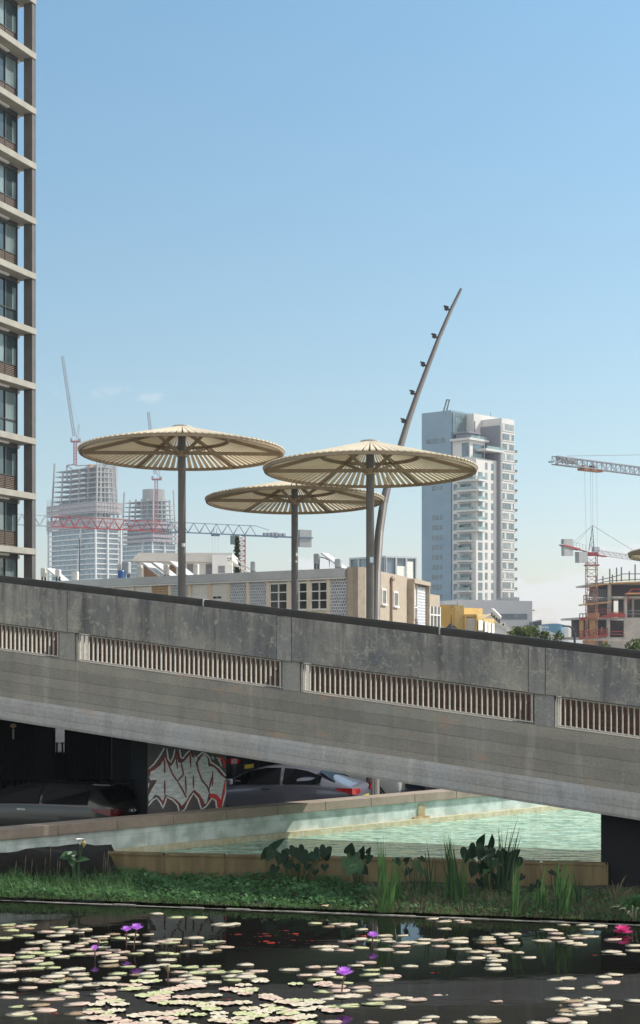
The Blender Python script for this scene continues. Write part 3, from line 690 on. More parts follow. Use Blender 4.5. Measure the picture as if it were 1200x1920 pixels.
# local x along facade away from the camera (corner at 0, building at negative x), local y to the left = inward
zs = [EYE + (HOR-101-103.1*k)/F_PX*90 for k in range(-1, 13)]
zs = sorted(zs); Lb = 26.0; rec = .87; endx = -.62
glz = MB()
for z in zs + [zs[0]-3.2, zs[0]-6.4]:
    s = MB(); s.box(-Lb, 0, 0, 9, z-.36, z-.02); s.box(-Lb, .02, -.03, .04, z-.345, z+.0); s.build('floor_slab', M_lconc, apt)
ztop = zs[-1]+3.2
for i, z in enumerate(zs):
    h = 3.2-.36
    f = MB(); f.box(-.36, -.02, .03, .58, z, z+h); f.box(-.025, .03, .02, .10, z-.36, z+h); f.build('fin_wall', M_lfin, apt)
    # glazed room set back behind the slab edge
    full = i in (5, 7)
    zt_ = z+h-.28; zl = z+.95
    lb = MB()
    lb.box(-Lb, endx, rec+.12, 8.5, z, z+h-.003, 0); lb.build('room_block', M_louv, apt)
    hd = MB(); hd.box(-Lb, endx, rec-.04, rec+.11, zt_, z+h-.004); hd.box(endx-.07, endx+.0, rec-.04, rec+.11, z+.0, zt_-.003)
    k = 0; x = endx-.07
    while x > -14: hd.box(x-.05, x, rec-.05, rec+.10, z, zt_-.004); x -= 1.28
    hd.box(-14, endx-.08, rec-.055, rec+.09, zl-.03, zl+.03); hd.build('window_frame', M_frame, apt)
    x = endx-.13; j = 0
    while x > -13:
        m_ = M_lglass2 if (j+i*2) % 3 == 1 else M_lglass
        g = MB(); g.box(x-1.2, x, rec+.02, rec+.06, (zl+.035) if not full else z+.02, zt_-.01)
        g.build('window', m_, apt)
        if (j % 3) == 0:
            MB().box(x-.42, x-.02, rec+.0, rec+.018, zl+.04, zl+1.0+.3*((i*7) % 3)).build('curtain', M_lglass2, apt)
        if not full:
            l = MB(); 
            for q in range(9): l.box(x-1.2, x, rec-.02, rec+.07, z+.02+q*.1, z+.02+q*.1+.055)
            l.build('louvre_panel', M_louv, apt)
        x -= 1.28; j += 1
    MB().lathe([(.02,0),(.11,-.05),(.13,-.14),(.09,-.22),(.02,-.25)], 12, c=(-.42,.95,z+h-.02)).build('globe_lamp', M_lamp, apt)
    MB().box(-3.2, -1.9, .62, .80, z+h-.12, z+h-.005).build('ceiling_light', M_lamp, apt)
# ------------------------------------------------------------------ light grey residential tower on the right (about half a kilometre away)
M_tw = mat('tower_stone', (.64,.61,.58), .8, (.57,.545,.52), scale=.08); M_twb = mat('blue_grey_cladding', (.22,.30,.37), .5, (.185,.26,.325), scale=.15)
M_twg = glass('green_glass', (.15,.23,.24), .12); M_tww = glass('dark_window_glass', (.12,.16,.19), .1); M_twd = mat('grey_recess', (.22,.22,.25), .7)
M_tww2 = glass('curtained_tower_glass', (.30,.33,.34), .25); M_slabw = mat('white_slab', (.62,.60,.57), .7); M_rail = glass('rail_glass', (.22,.30,.30), .12)
M_twplant = mat('balcony_plants', (.06,.08,.045), .9)
K = P(846, 0, 500); K.z = 0
tw = thing('residential_tower', 'tall light grey residential tower with stacked balconies and a blue-grey side', 'building', K, math.atan2(.75,.66))
def zz(py, Y=505): return EYE + (HOR-py)/F_PX*Y
z0 = -.6
MB().box(0, 26, 0, 12, z0, zz(773)).build('cladding_block', M_twb, tw)
gb = MB(); gb.box(.6, 8.0, -.25, -.01, zz(850), zz(776)); gb.build('glass_wall', M_twg, tw)
gl = MB()
for q in range(6): gl.box(.6+q*1.4, .72+q*1.4, -.33, -.26, zz(850), zz(776))
for q in range(7): gl.box(.6, 8.0, -.32, -.262, zz(776)-1-q*1.9, zz(776)-.88-q*1.9)
gl.build('mullions', M_twd, tw)
MB().box(8.0, 27, -3.2, -.02, z0, zz(776)).build('rear_block', M_tw, tw)
MB().box(8.3, 8.6, -3.4, -3.22, zz(840), zz(790)).build('edge_strip', M_twd, tw)
MB().box(12.3, 19.6, -11.2, -3.22, z0, zz(786)).build('corner_block', M_tw, tw)
MB().box(0.2, 11.6, -9.7, -.30, z0, zz(866)).build('front_block', M_tw, tw)
MB().box(11.62, 12.28, -10.6, -3.3, z0, zz(800)).build('recess', M_twd, tw)
# penthouse decks stepping up
pd = MB(); pd.box(-1.2, 9.5, -8.2, -.3, zz(832), zz(828)); pd.box(3.5, 13.2, -11.4, -3.3, zz(851), zz(847)); pd.build('terrace_slab', M_slabw, tw)
ph = MB(); ph.box(.3, 8.5, -7.2, -.31, zz(866)+.02, zz(832)-.02); ph.build('penthouse', M_tw, tw)
pg = MB(); pg.box(.26, .29, -6.8, -4.0, zz(862), zz(836)); pg.box(2, 8, -7.28, -7.22, zz(862), zz(838)); pg.build('penthouse_window', M_tww, tw)
cn = MB(); cn.box(1.0, 7.0, -5.8, -1.2, zz(826), zz(818)); cn.build('roof_room', M_twd, tw); MB().box(.3, 7.6, -6.6, -.6, zz(818)+.02, zz(815)).build('roof_canopy', M_twd, tw)
MB().box(-.02, 9.2, -7.9, -7.8, zz(828)+.02, zz(823)).build('railing', M_rail, tw); MB().box(4.0, 13.0, -11.3, -11.2, zz(847)+.02, zz(842)).build('railing', M_rail, tw)
FH = 3.22
nfl = 22
zr0 = zz(796)
for i in range(20):                                     # strip windows on the right block
    zt_ = zr0 - FH*i
    MB().box(12.7, 19.3, -11.26, -11.205, zt_-2.1, zt_).build('window', M_tww if (i*5) % 3 else M_tww2, tw)
    MB().box(13+((i*37) % 50)/10, 14.1+((i*37) % 50)/10, -11.263, -11.262, zt_-2.0, zt_-.15).build('blind', M_slabw, tw)
    fr = MB()
    for q in range(5): fr.box(13.9+q*1.15, 14.0+q*1.15, -11.32, -11.265, zt_-2.1, zt_)
    fr.build('window_bars', M_tw, tw)
    MB().box(12.6, 19.5, -11.38, -11.21, zt_-2.45, zt_-2.12).build('sill', M_slabw, tw)
    if i >= 2:                                          # balconies peeking out on the far right
        b = MB(); b.box(19.62, 21.3, -11.3, -7.5, zt_-2.9, zt_-2.5); b.build('balcony', M_slabw, tw)
        MB().box(21.18, 21.26, -11.25, -7.6, zt_-2.48, zt_-1.5).build('railing', M_rail, tw)
for zt_ in (zz(803), zz(823)):
    MB().box(12.24, 12.29, -10.6, -6.5, zt_-2.6, zt_).build('window', M_tww, tw)
for i in range(14):                                     # two columns of narrow windows
    zt_ = zz(872) - FH*i
    for x in (5.2, 8.6):
        MB().box(x, x+1.25, -9.76, -9.705, zt_-2.2, zt_).build('window', (M_tww, M_tww, M_tww2, M_twd)[int(i*7+x*3) % 4], tw)
for i in range(15):
    zt_ = zz(892) - FH*i
    # balcony bay at the corner of the front block
    big = i < 6
    s = MB()
    if big: s.add([(-1.5,-2.6,zt_-2.9),(-1.5,-9.9,zt_-2.9),(-1.0,-11.6,zt_-2.9),(4.0,-11.2,zt_-2.9),(4.0,-9.72,zt_-2.9),(.18,-9.72,zt_-2.9),(.18,-2.6,zt_-2.9),
                   (-1.5,-2.6,zt_-2.3),(-1.5,-9.9,zt_-2.3),(-1.0,-11.6,zt_-2.3),(4.0,-11.2,zt_-2.3),(4.0,-9.72,zt_-2.3),(.18,-9.72,zt_-2.3),(.18,-2.6,zt_-2.3)],
                  [(0,1,2,3,4,5,6),(13,12,11,10,9,8,7)]+[(q,7+q,7+(q+1)%7,(q+1)%7) for q in range(7)])
    else: s.box(-1.6, .18, -8.6, -2.6, zt_-2.9, zt_-2.3); s.box(-1.9, -1.61, -7.6, -3.6, zt_-2.85, zt_-2.35)
    s.build('balcony', M_slabw, tw)
    r_ = MB(); r_.box(-1.46, -1.4, -9.6 if big else -8.4, -2.8, zt_-2.28, zt_-1.35)
    if big: r_.box(-1.0, 3.9, -11.1, -11.02, zt_-2.28, zt_-1.35)
    r_.build('railing', M_rail, tw)
    MB().box(.14, .19, -7.8, -3.4, zt_-2.2, zt_-.2).build('window', M_tww if i % 4 else M_tww2, tw)
    if i % 3: MB().box(-.9, -.2, -6.8+(i*1.7) % 3, -6.2+(i*1.7) % 3, zt_-2.28, zt_-1.1+(i % 2)*.4).build('balcony_plant', M_twplant, tw)
    MB().box(.14, .19, -2.2, -.8, zt_-2.2, zt_-.1).build('window', M_tww, tw)
    MB().box(1.4, 3.6, -9.78, -9.71, zt_-2.3, zt_+.2).build('window', M_tww if i % 3 else M_twg, tw)
    if i not in (2, 3):
        for q in range(3): MB().box(-.07, -.01, 3.6+q*1.55, 4.6+q*1.55+.2*(q % 2), zt_-1.7+FH*.0, zt_-.2).build('window', M_tww, tw)
    MB().box(2.0, 3.6, 12.02, 13.4, zt_-2.9, zt_-2.4).build('balcony', M_slabw, tw); MB().box(2.0, 3.6, 13.3, 13.36, zt_-2.38, zt_-1.3).build('railing', M_rail, tw)
MB().box(-.07, -.01, 2.6, 10.0, zz(832), zz(823)).build('window', M_tww, tw)
davit = MB(); davit.tube([(3,5.5,zz(773)),(2.2,3.6,zz(754)),(2.0,3.3,zz(751)),(1.2,1.6,zz(752)),(1.5,3.0,zz(773))], .28, 6); davit.build('roof_davit', M_twd, tw)
MB().tube([(20,-1.5,zz(776)),(20,-1.5,zz(766))], .12, 5).build('antenna', M_twd, tw)

# ------------------------------------------------------------------ two towers under construction far to the left
M_cslab = mat('raw_slab', (.42,.41,.39), .9, (.34,.33,.31), scale=.1); M_ccore = mat('raw_core', (.34,.33,.31), .9, (.24,.23,.22), scale=.15, stretch=(1,1,.4))
M_cglass = M_cglass; M_tglass = glass('pale_tower_glass', (.30,.38,.44), .2); M_cwhite = mat('white_fin', (.72,.72,.70), .7)
M_net = mat('pink_net', (.46,.36,.36), .9, (.34,.31,.32), scale=.5); M_steelg = mat('grey_column', (.30,.31,.32), .8); M_orange = mat('orange_formwork', (.50,.27,.12), .8, (.36,.22,.12), scale=.4)
FHc = 3.65
def construction_tower(label, pxc, Y, wl_, wr, zt_glass, zt_net, zt_top, taper, core, twist=0.0):
    """corner faces the camera; local x along the right face, local y along the left face"""
    c = P(pxc, 0, Y); c.z = 0
    t = thing('construction_tower', label, 'tower', c, R(42), 'towers under construction')
    n = int((zt_top)/FHc); b = -1
    sh = lambda z: 0 if z < zt_glass else (z-zt_glass)/(zt_top-zt_glass)
    def slabp(z, e):
        q = sh(z); ins = taper*max(0, q-.35); 
        return -e+ins*.3, wr+e-ins, -e+ins*.3, wl_+e-ins
    for k in range(n+1):
        z = FHc*k
        if z < 8: continue
        e = 1.5 if z < zt_glass else .5
        x0, x1, y0, y1 = slabp(z, e)
        if zt_glass <= z < zt_net: x0 -= 2.2; y0 -= 2.2; x1 += 2.0; y1 += 2.0
        MB().box(x0, x1, y0, y1, z, z+(.75 if z < zt_net else .6)).build('floor_slab', M_cslab if z > zt_glass else M_cwhite, t)
    g = MB(); g.box(.4, wr-.4, .4, wl_-.4, -.6, zt_glass); g.build('glass_body', M_tglass, t)
    mu = MB()
    for k in range(int(wl_/2.1)):
        if k % 3: mu.box(.24, .38, .8+k*2.1, 1.1+k*2.1, 8, zt_glass)
    for k in range(int(wr/2.1)): mu.box(.8+k*2.1, 1.1+k*2.1, .24, .38, 8, zt_glass)
    mu.build('mullions', M_steelg, t)
    # hollow dark inside of the raw floors
    MB().box(wr*.12, wr*.88, wl_*.12, wl_*.88, zt_glass, zt_net).build('inner_core', M_ccore, t)
    nt_ = MB()
    for k in range(int((zt_net-zt_glass)/FHc)):
        z = zt_glass + FHc*k + .9; 
        if k % 3 != 2:
            nt_.box(-2.9, -2.7, -2.7, wl_+1.6, z, z+2.3); nt_.box(-2.7, wr+1.6, -2.9, -2.7, z, z+2.3)
    nt_.build('safety_net', M_net, t)
    sc = MB()
    for k in range(int(wl_/2.2)): sc.bar((-3.0,-2+k*2.4,zt_glass-2),(-3.0,-2+k*2.4,zt_net+3), .22)
    for k in range(int(wr/2.2)): sc.bar((-2+k*2.4,-3.0,zt_glass-2),(-2+k*2.4,-3.0,zt_net+3), .22)
    sc.build('scaffold', M_steelg, t)
    # slanted white fins and tall bare columns
    for (xx, yy_, dx, dy) in ((-1.6,-1.6,-.5,-.5),(-1.7,wl_*.38,-.2,-6.0),(-1.7,wl_+1.0,0,0),(wr+1.0,-1.7,0,0),(wr*.45,-1.7,0,0)):
        MB().bar((xx-dx,yy_-dy,0),(xx+dx,yy_+dy,zt_glass+2), 1.1).build('fin', M_cwhite, t)
    for k in range(6):
        q = k/5; 
        ins = taper*.65
        MB().bar((-.6+ins*.0,-.5+(wl_)*q,zt_glass),(ins*.35,(wl_-ins*.6)*q+ins*.3,zt_top+(6 if k in (0,5) else -1)), .95).build('column', M_steelg if k % 2 else M_cslab, t)
        MB().bar((-.5+wr*q,-.6,zt_glass),((wr-ins*.6)*q+ins*.3,ins*.35,zt_top+(6 if k in (1,5) else -2)), .95).build('column', M_cslab if k % 2 else M_steelg, t)
    core(t)
    return t
def core1(t):
    MB().box(8, 24, 9, 27, zz(960,1100), zz(868,1100)).build('core_wall', M_ccore, t)
    MB().box(5.0, 9.0, 15.5, 19.5, zz(896,1100), zz(866,1100)).build('formwork', M_orange, t)
    fr = MB(); zt = zz(864,1100); 
    fr.bar((1,30,zt),(1,40,zt),.8); fr.bar((1,40,zt),(1,40,zt-12),.9); fr.bar((1,40,zt),(6,26,zt-9),.8); fr.bar((2,30,zt-1),(16,5,zt-1),.7)
    fr.build('steel_frame', M_steelg, t)
def core2(t):
    MB().lathe([(9.2,zz(1010,1250)),(9.2,zz(914,1250)),(8.6,zz(914,1250)),(8.6,zz(925,1250))], 32, c=(13,17,0)).build('core_drum', M_ccore, t)
    MB().box(3, 24, 14, 27, zz(945,1250), zz(942,1250)).build('deck', M_orange, t)
construction_tower('left of the two towers under construction, white finned glass floors below raw slabs', 181, 1100, 60, 19, zz(990,1100), zz(936,1100), zz(872,1100), 9, core1)
construction_tower('right of the two towers under construction, topped by a round concrete core', 287, 1250, 44, 23, zz(1018,1250), zz(975,1250), zz(930,1250), 7, core2)

# ------------------------------------------------------------------ cranes
M_cred = mat('crane_red', (.36,.055,.06), .6); M_cgrey = mat('crane_grey', (.30,.32,.36), .6); M_cblue = mat('crane_blue', (.10,.16,.24), .6)
M_cwh = mat('crane_white', (.62,.62,.62), .6); M_cyel = mat('crane_rust', (.36,.16,.09), .7); M_cw = mat('counterweight', (.36,.37,.37), .85, (.28,.29,.29), scale=1, stretch=(4,4,.3)); M_rope = mat('steel_rope', (.30,.32,.34), .5)
def luffer(label, Y, mx, ybase, ydeck, tip, foot, aframe, sc=1.0):
    b = P(mx, ybase, Y); t = thing('luffing_crane', label, 'crane', b, 0, 'luffing cranes on the far towers')
    u = Y/F_PX
    m = MB(); m.lattice(P(mx,ybase,Y), P(mx,ydeck,Y), 5.2*u, 5.2*u, 8, .55*u, up=(0,1,0)); m.build('mast', M_cred, t, world=True)
    d = MB(); d.bar(P(mx-8,ydeck-1,Y), P(mx+10,ydeck-1,Y), 6*u, 3.0*u); d.build('slewing_deck', M_cred, t, world=True)
    MB().bar(P(mx-9,ydeck-4,Y), P(mx-5,ydeck-4,Y), 4*u, 7*u).build('cab', M_cgrey, t, world=True)
    MB().bar(P(mx+6,ydeck-3.5,Y), P(mx+11,ydeck-3.5,Y), 5*u, 6*u).build('counterweight', M_cw, t, world=True)
    j = MB(); j.lattice(P(foot[0],foot[1],Y), P(tip[0],tip[1],Y), 4.6*u, 4.6*u, 22, .5*u, up=(0,1,0)); j.build('jib', M_cgrey, t, world=True)
    a = MB(); 
    for dx in (0, 4): a.bar(P(mx+1+dx,ydeck-3,Y), P(aframe[0]+dx*.6,aframe[1],Y), .9*u)
    a.bar(P(mx+2,ydeck-10,Y), P(mx+6,ydeck-10,Y), .8*u); a.build('a_frame', M_cgrey, t, world=True)
    r_ = MB(); r_.bar(P(aframe[0],aframe[1],Y), P(foot[0]+(tip[0]-foot[0])*.55+2,foot[1]+(tip[1]-foot[1])*.55,Y), .35*u); r_.build('pendant', M_rope, t, world=True)
luffer('luffing crane with raised jib on the left tower under construction', 1085, 141, 872, 829, (117,667), (139,817), (147,796))
luffer('luffing crane half hidden by the leftmost parasol above the round core', 1235, 293, 1000, 900, (278,772), (291,888), (299,870))
# flat-top crane behind the beige block
Yc = 262.0; cb_ = P(453, 1085, Yc); cb_.z = -.6
ft_ = thing('tower_crane', 'red and blue flat-top tower crane with its jib stretching left across the picture', 'crane', cb_)
u = Yc/F_PX
m = MB(); m.lattice(cb_, P(453,1005,Yc), 13*u, 13*u, 26, .9*u, up=(0,1,0)); m.build('mast', M_cred, ft_, world=True)
def jp(px, py): 
    Y = Yc + (px-453)*.055; return P(px, py, Y)
Jt = lambda px: 1190-(1190-994)*1.0   # nominal
zj0 = P(453,1003,Yc).z; zj1 = P(453,985,Yc).z
def jx(px, z):
    Y = Yc + (px-453)*.058; return Vector(((px-600)/F_PX*Y, Y, z))
def jib(mb, a, b, n, r):
    for (z) in (zj0,):
        mb.bar(jx(a,zj0)-Vector((0,.6,0)), jx(b,zj0)-Vector((0,.6,0)), r*1.5); mb.bar(jx(a,zj0)+Vector((0,.6,0)), jx(b,zj0)+Vector((0,.6,0)), r*1.5)
    mb.bar(jx(a,zj1), jx(b,zj1), r*1.4)
    for i in range(n):
        p0 = a+(b-a)*i/n; p1 = a+(b-a)*(i+.5)/n; p2 = a+(b-a)*(i+1)/n
        for s in (-.6, .6):
            o = Vector((0,s,0)); mb.bar(jx(p0,zj0)+o, jx(p1,zj1), r); mb.bar(jx(p1,zj1), jx(p2,zj0)+o, r)
j1 = MB(); jib(j1, 310, 480, 8, .8*u); j1.build('jib', M_cblue, ft_, world=True)
j2 = MB(); jib(j2, 98, 308, 10, .8*u); j2.build('jib', M_cred, ft_, world=True)
j3 = MB(); jib(j3, -80, 96, 8, .7*u); j3.build('jib', M_cgrey, ft_, world=True)
cj = MB(); cj.bar(jx(455,zj0-.05), jx(584,zj0-.05), 13*u, 2.2*u); cj.bar(jx(480,zj1), jx(505,P(0,992,Yc).z), .8*u); cj.build('counter_jib', M_cblue, ft_, world=True)
wi = MB()
for q in range(6): wi.bar(jx(494+q*7,zj0+.2), jx(499+q*7,zj0+.2), 6*u, (7+(q*5) % 4)*u)
wi.build('winch', M_cgrey, ft_, world=True)
MB().bar(jx(560,P(0,1005,Yc).z), jx(582,P(0,1005,Yc).z), 9*u, 33*u).build('counterweight', M_cw, ft_, world=True)
MB().bar(jx(434,P(0,1013,Yc).z), jx(445,P(0,1013,Yc).z), 9*u, 17*u).build('cab', glass('cab_glass', (.08,.16,.15)), ft_, world=True)
th = MB(); th.bar(jx(398,zj0-.2), jx(410,zj0-.2), 8*u, 4*u); th.bar(jx(401,zj0), jx(401,zj0+.9), .7*u); th.bar(jx(406,zj0), jx(406,zj0+.9), .7*u); th.build('trolley', M_cblue, ft_, world=True)
rp_ = MB()
for q in (398,403,409): rp_.bar(jx(q,zj0-.3), jx(q,P(0,1072,Yc).z), .28*u)
rp_.build('hoist_rope', M_rope, ft_, world=True)
# crane over the building site on the right
Ys = 278.0; us = Ys/F_PX; sb = P(1109, 0, Ys); sb.z = -.6
s1 = thing('hammerhead_crane', 'hammerhead crane with red slewing ring and ochre mast over the building site on the right', 'crane', sb)
m = MB(); m.lattice(sb, P(1109,1043,Ys), 19*us, 19*us, 16, .7*us, up=(0,1,0)); m.build('mast', M_cyel, s1, world=True)
MB().bar(P(1098.5,1039,Ys), P(1120,1039,Ys), 21*us, 6.5*us).build('slewing_ring', M_cred, s1, world=True)
MB().bar(P(1096.5,1060,Ys), P(1122,1060,Ys), 24*us, 2.5*us).build('collar', M_cyel, s1, world=True)
ap = MB()
for dx, dy in ((-5,-3),(5,-3),(5,3),(-5,3)): ap.bar(P(1109+dx,1034,Ys)+Vector((0,dy*us,0)), P(1111,985,Ys), .95*us)
for q in (1000,1012,1024): 
    wv = (q-985)/49*5; ap.bar(P(1110.5-wv,q,Ys), P(1110.5+wv,q,Ys), .8*us); ap.bar(P(1110.5-wv,q,Ys), P(1110.5+wv*.7,q-11,Ys), .7*us)
ap.build('tower_head', M_cgrey, s1, world=True)
def sj(px, py): return P(px, py, Ys+(px-1109)*.10)
jb = MB(); jb.lattice(sj(1120,1035.5), sj(1260,1056), 7.5*us, 8.5*us, 26, .75*us); jb.build('jib', M_cwh, s1, world=True)
MB().bar(sj(1120,1041), sj(1135,1043), 8*us, 3*us).build('jib_root', M_cred, s1, world=True)
cj = MB(); cj.bar(sj(1101,1034), sj(1052,1021), 10*us, 2*us, 0); cj.build('counter_jib', M_cwh, s1, world=True)
MB().bar(sj(1085,1030.5), sj(1053,1022), 10.4*us, 3.2*us).build('counter_jib_end', M_cred, s1, world=True)
hr = MB()
for q in range(9): hr.bar(sj(1098-q*5.5,1031-q*1.4), sj(1098-q*5.5,1022-q*1.4), .5*us)
hr.bar(sj(1098,1022), sj(1052,1011), .5*us); hr.build('handrail', M_cgrey, s1, world=True)
MB().bar(sj(1055,1026.5), sj(1072,1026.5), 7*us, 31*us).build('counterweight', M_cw, s1, world=True)
MB().bar(sj(1082,1045), sj(1098,1045), 10*us, 20*us).build('winch_house', M_cw, s1, world=True)
pn = MB(); pn.bar(P(1111,985,Ys), sj(1071,1020), .5*us); pn.bar(P(1111,985,Ys), sj(1078,1022), .5*us); pn.bar(P(1111,985,Ys), sj(1190,1034), .75*us); pn.build('pendant', M_rope, s1, world=True)
MB().bar(sj(1112,1030), sj(1122,1030), 6*us, 9*us).build('cab', M_cgrey, s1, world=True)
# the jib reaching in from the right
Yj = 205.0; uj = Yj/F_PX
def ij(px, py): return P(px, py, Yj+(px-1035)*.09)
j0 = ij(1330, 906); j0z = Vector((j0.x, j0.y, -.6))
s2 = thing('tower_crane', 'grey lattice crane jib reaching in from the right edge with a hanging trolley', 'crane', j0z)
a_, b_ = ij(1040,863), ij(1330,900)
jb = MB(); jb.lattice(ij(1040,863), ij(1330,900), 13*uj, 15*uj, 34, 1.0*uj); jb.build('jib', M_cgrey, s2, world=True)
MB().bar(ij(1033,866), ij(1050,864), 12*uj, 3*uj).build('jib_tip', M_cgrey, s2, world=True)
sp_ = MB(); sp_.bar(ij(1046,860.5), ij(1078,865), 10*uj, 11*uj); sp_.build('sign_panel', M_cw, s2, world=True)
MB().bar(ij(1064,855), ij(1330,851), 1.1*uj).build('pendant', M_rope, s2, world=True)
tr = MB(); tr.bar(ij(1088,880), ij(1126,884), 14*uj, 4*uj); tr.bar(ij(1090,873), ij(1094,882), 12*uj, 2*uj); tr.bar(ij(1108,873), ij(1113,884), 12*uj, 2*uj); tr.build('trolley', M_cyel, s2, world=True)
rp_ = MB()
for q, e in ((1096,1100),(1107,1109),(1111,1112),(1119,1120)): rp_.bar(ij(q,884), ij(e,1040), .38*uj)
rp_.build('hoist_rope', M_rope, s2, world=True)
MB().lattice(j0z, ij(1330,900), 22*uj, 22*uj, 20, 1.5*uj, up=(0,1,0)).build('mast', M_cgrey, s2, world=True)
# ------------------------------------------------------------------ beige housing block right behind the ramp
M_plast = mat('pink_beige_plaster', (.41,.335,.26), .95, (.33,.27,.205), scale=2.5, bump=.5, detail=8)
M_cream = mat('cream_plaster', (.80,.69,.54), .9, (.70,.59,.46), scale=.8)
M_fascia = mat('grey_fascia', (.56,.555,.54), .8, (.48,.475,.465), scale=.6)
M_wframe = mat('white_frame', (.86,.84,.79), .6); M_shut = mat('white_shutter', (.86,.83,.76), .7, (.76,.73,.66), scale=.5, stretch=(.1,.1,9))
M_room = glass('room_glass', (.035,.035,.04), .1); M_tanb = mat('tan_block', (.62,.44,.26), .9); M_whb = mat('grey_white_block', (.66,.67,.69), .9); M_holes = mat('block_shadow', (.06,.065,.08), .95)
M_pipe = mat('brown_pipe', (.30,.20,.15), .7)
A = P(672, 0, 85); A.z = 0
zroof = P(672,1063,85).z
eL = Vector((-.683,.73,0)).normalized(); eR = Vector((.227,1,0)).normalized()
bb = thing('housing_block', 'long beige two-sided housing block with breeze-block screens and a flat roof', 'building', A)
def tL(px): q = (px-600)/F_PX; return ((A.x-A.y*q)/(-eL.x+eL.y*q))
def tR(px): q = (px-600)/F_PX; return ((A.y*q-A.x)/(eR.x-eR.y*q))
nL = Vector((-eL.y, eL.x, 0)); nL = nL if nL.y < 0 else -nL
nR = Vector((eR.y, -eR.x, 0)); nR = nR if nR.x > 0 else -nR
fL = frame(A, eL, nL); fR = frame(A, eR, nR)
def zL(py, px): return EYE + (HOR-py)/F_PX*(A.y+eL.y*tL(px))
def zR(py, px): return EYE + (HOR-py)/F_PX*(A.y+eR.y*tR(px))
LL = tL(60) ; RL = tR(793); RL2 = tR(822)
wall = MB()
wall.prism([(A.x,A.y),(A.x+eL.x*LL,A.y+eL.y*LL),(A.x+eL.x*LL+eR.x*RL,A.y+eL.y*LL+eR.y*RL),(A.x+eR.x*RL,A.y+eR.y*RL)][::-1], -.6, zroof-.55)
wall.build('wall', M_cream, bb, world=True)
w2 = MB(fR); w2.box(-.02, RL, -.6, .12, -.6, zroof); w2.build('side_wall', M_plast, bb, world=True)
w3 = MB(fR); w3.box(RL+.01, RL2, -9, .10, -.6, zR(1113,800)); w3.build('low_wing', M_plast, bb, world=True)
pe = MB(fL); pe.box(-.15, tL(655), -.4, .18, -.6, zroof); pe.build('corner_wall', M_plast, bb, world=True)
fa = MB(fL); t0_ = tL(654); fa.box(t0_, LL, -.9, .35, zroof-.52, zroof-.04); fa.build('roof_fascia', M_fascia, bb, world=True)
so_ = MB(fL); so_.box(t0_, LL, -.3, .30, zroof-.62, zroof-.53); so_.build('soffit_band', M_wframe, bb, world=True)
zA, zB = zroof-.66, zroof-2.75
def windowL(a, e, cols, rows):
    f = MB(fL); g = MB(fL); g.box(a, e, .02, .07, zB+.45, zA-.08); 
    o = None
    f.box(a, e, .06, .13, zA-.14, zA-.05); f.box(a, e, .06, .13, zB+.40, zB+.5)
    for k in range(cols+1):
        x = a+(e-a)*k/cols; f.box(x-.033, x+.033, .061, .131, zB+.42, zA-.07)
    for k in range(1, rows):
        z = zB+.45+(zA-.1-zB-.45)*k/rows; f.box(a, e, .062, .128, z-.03, z+.03)
    p = f.build('window', M_wframe, bb, world=True); g.build('pane', M_room, p, world=True)
def breeze(a, e, m_):
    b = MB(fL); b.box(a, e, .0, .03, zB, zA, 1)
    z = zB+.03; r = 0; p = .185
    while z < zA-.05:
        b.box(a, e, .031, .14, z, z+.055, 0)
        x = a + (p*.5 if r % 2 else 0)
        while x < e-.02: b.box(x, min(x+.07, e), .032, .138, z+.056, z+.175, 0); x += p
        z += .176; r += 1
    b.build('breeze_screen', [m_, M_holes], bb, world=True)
def shutter(a, e, slots=False):
    s = MB(fL); s.box(a, e, .0, .07, zB, zA)
    k = zB
    while k < zA-.05: s.box(a+.05, (a+e)/2-.04, .07, .095, k, k+.05); s.box((a+e)/2+.04, e-.05, .07, .095, k, k+.05); k += .075
    o = s.build('shutter', M_shut, bb, world=True)
    if slots:
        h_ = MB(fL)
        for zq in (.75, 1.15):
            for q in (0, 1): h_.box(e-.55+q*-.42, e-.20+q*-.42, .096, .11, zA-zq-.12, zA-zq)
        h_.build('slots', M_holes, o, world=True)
def pil(a, e): MB(fL).box(a, e, .0, .2, -.6, zA+.02).build('pilaster', M_cream, bb, world=True)
breeze(tL(655)+.02, tL(622), M_whb)
windowL(tL(617), tL(586), 2, 3); windowL(tL(579), tL(548), 2, 3); windowL(tL(541), tL(509), 2, 3)
breeze(tL(504), tL(472), M_whb); breeze(tL(466), tL(434), M_whb)
shutter(tL(430), tL(398), True); shutter(tL(394), tL(362))
breeze(tL(356), tL(325), M_whb); breeze(tL(320), tL(288), M_tanb)
shutter(tL(284), tL(255)); shutter(tL(250), tL(219)); shutter(tL(214), tL(188)); breeze(tL(184), tL(160), M_tanb)
for px in (620, 582.5, 545, 506.5, 469, 432, 396, 359, 322.5, 286, 252.5, 216.5, 186): pil(tL(px)-.13, tL(px)+.13)
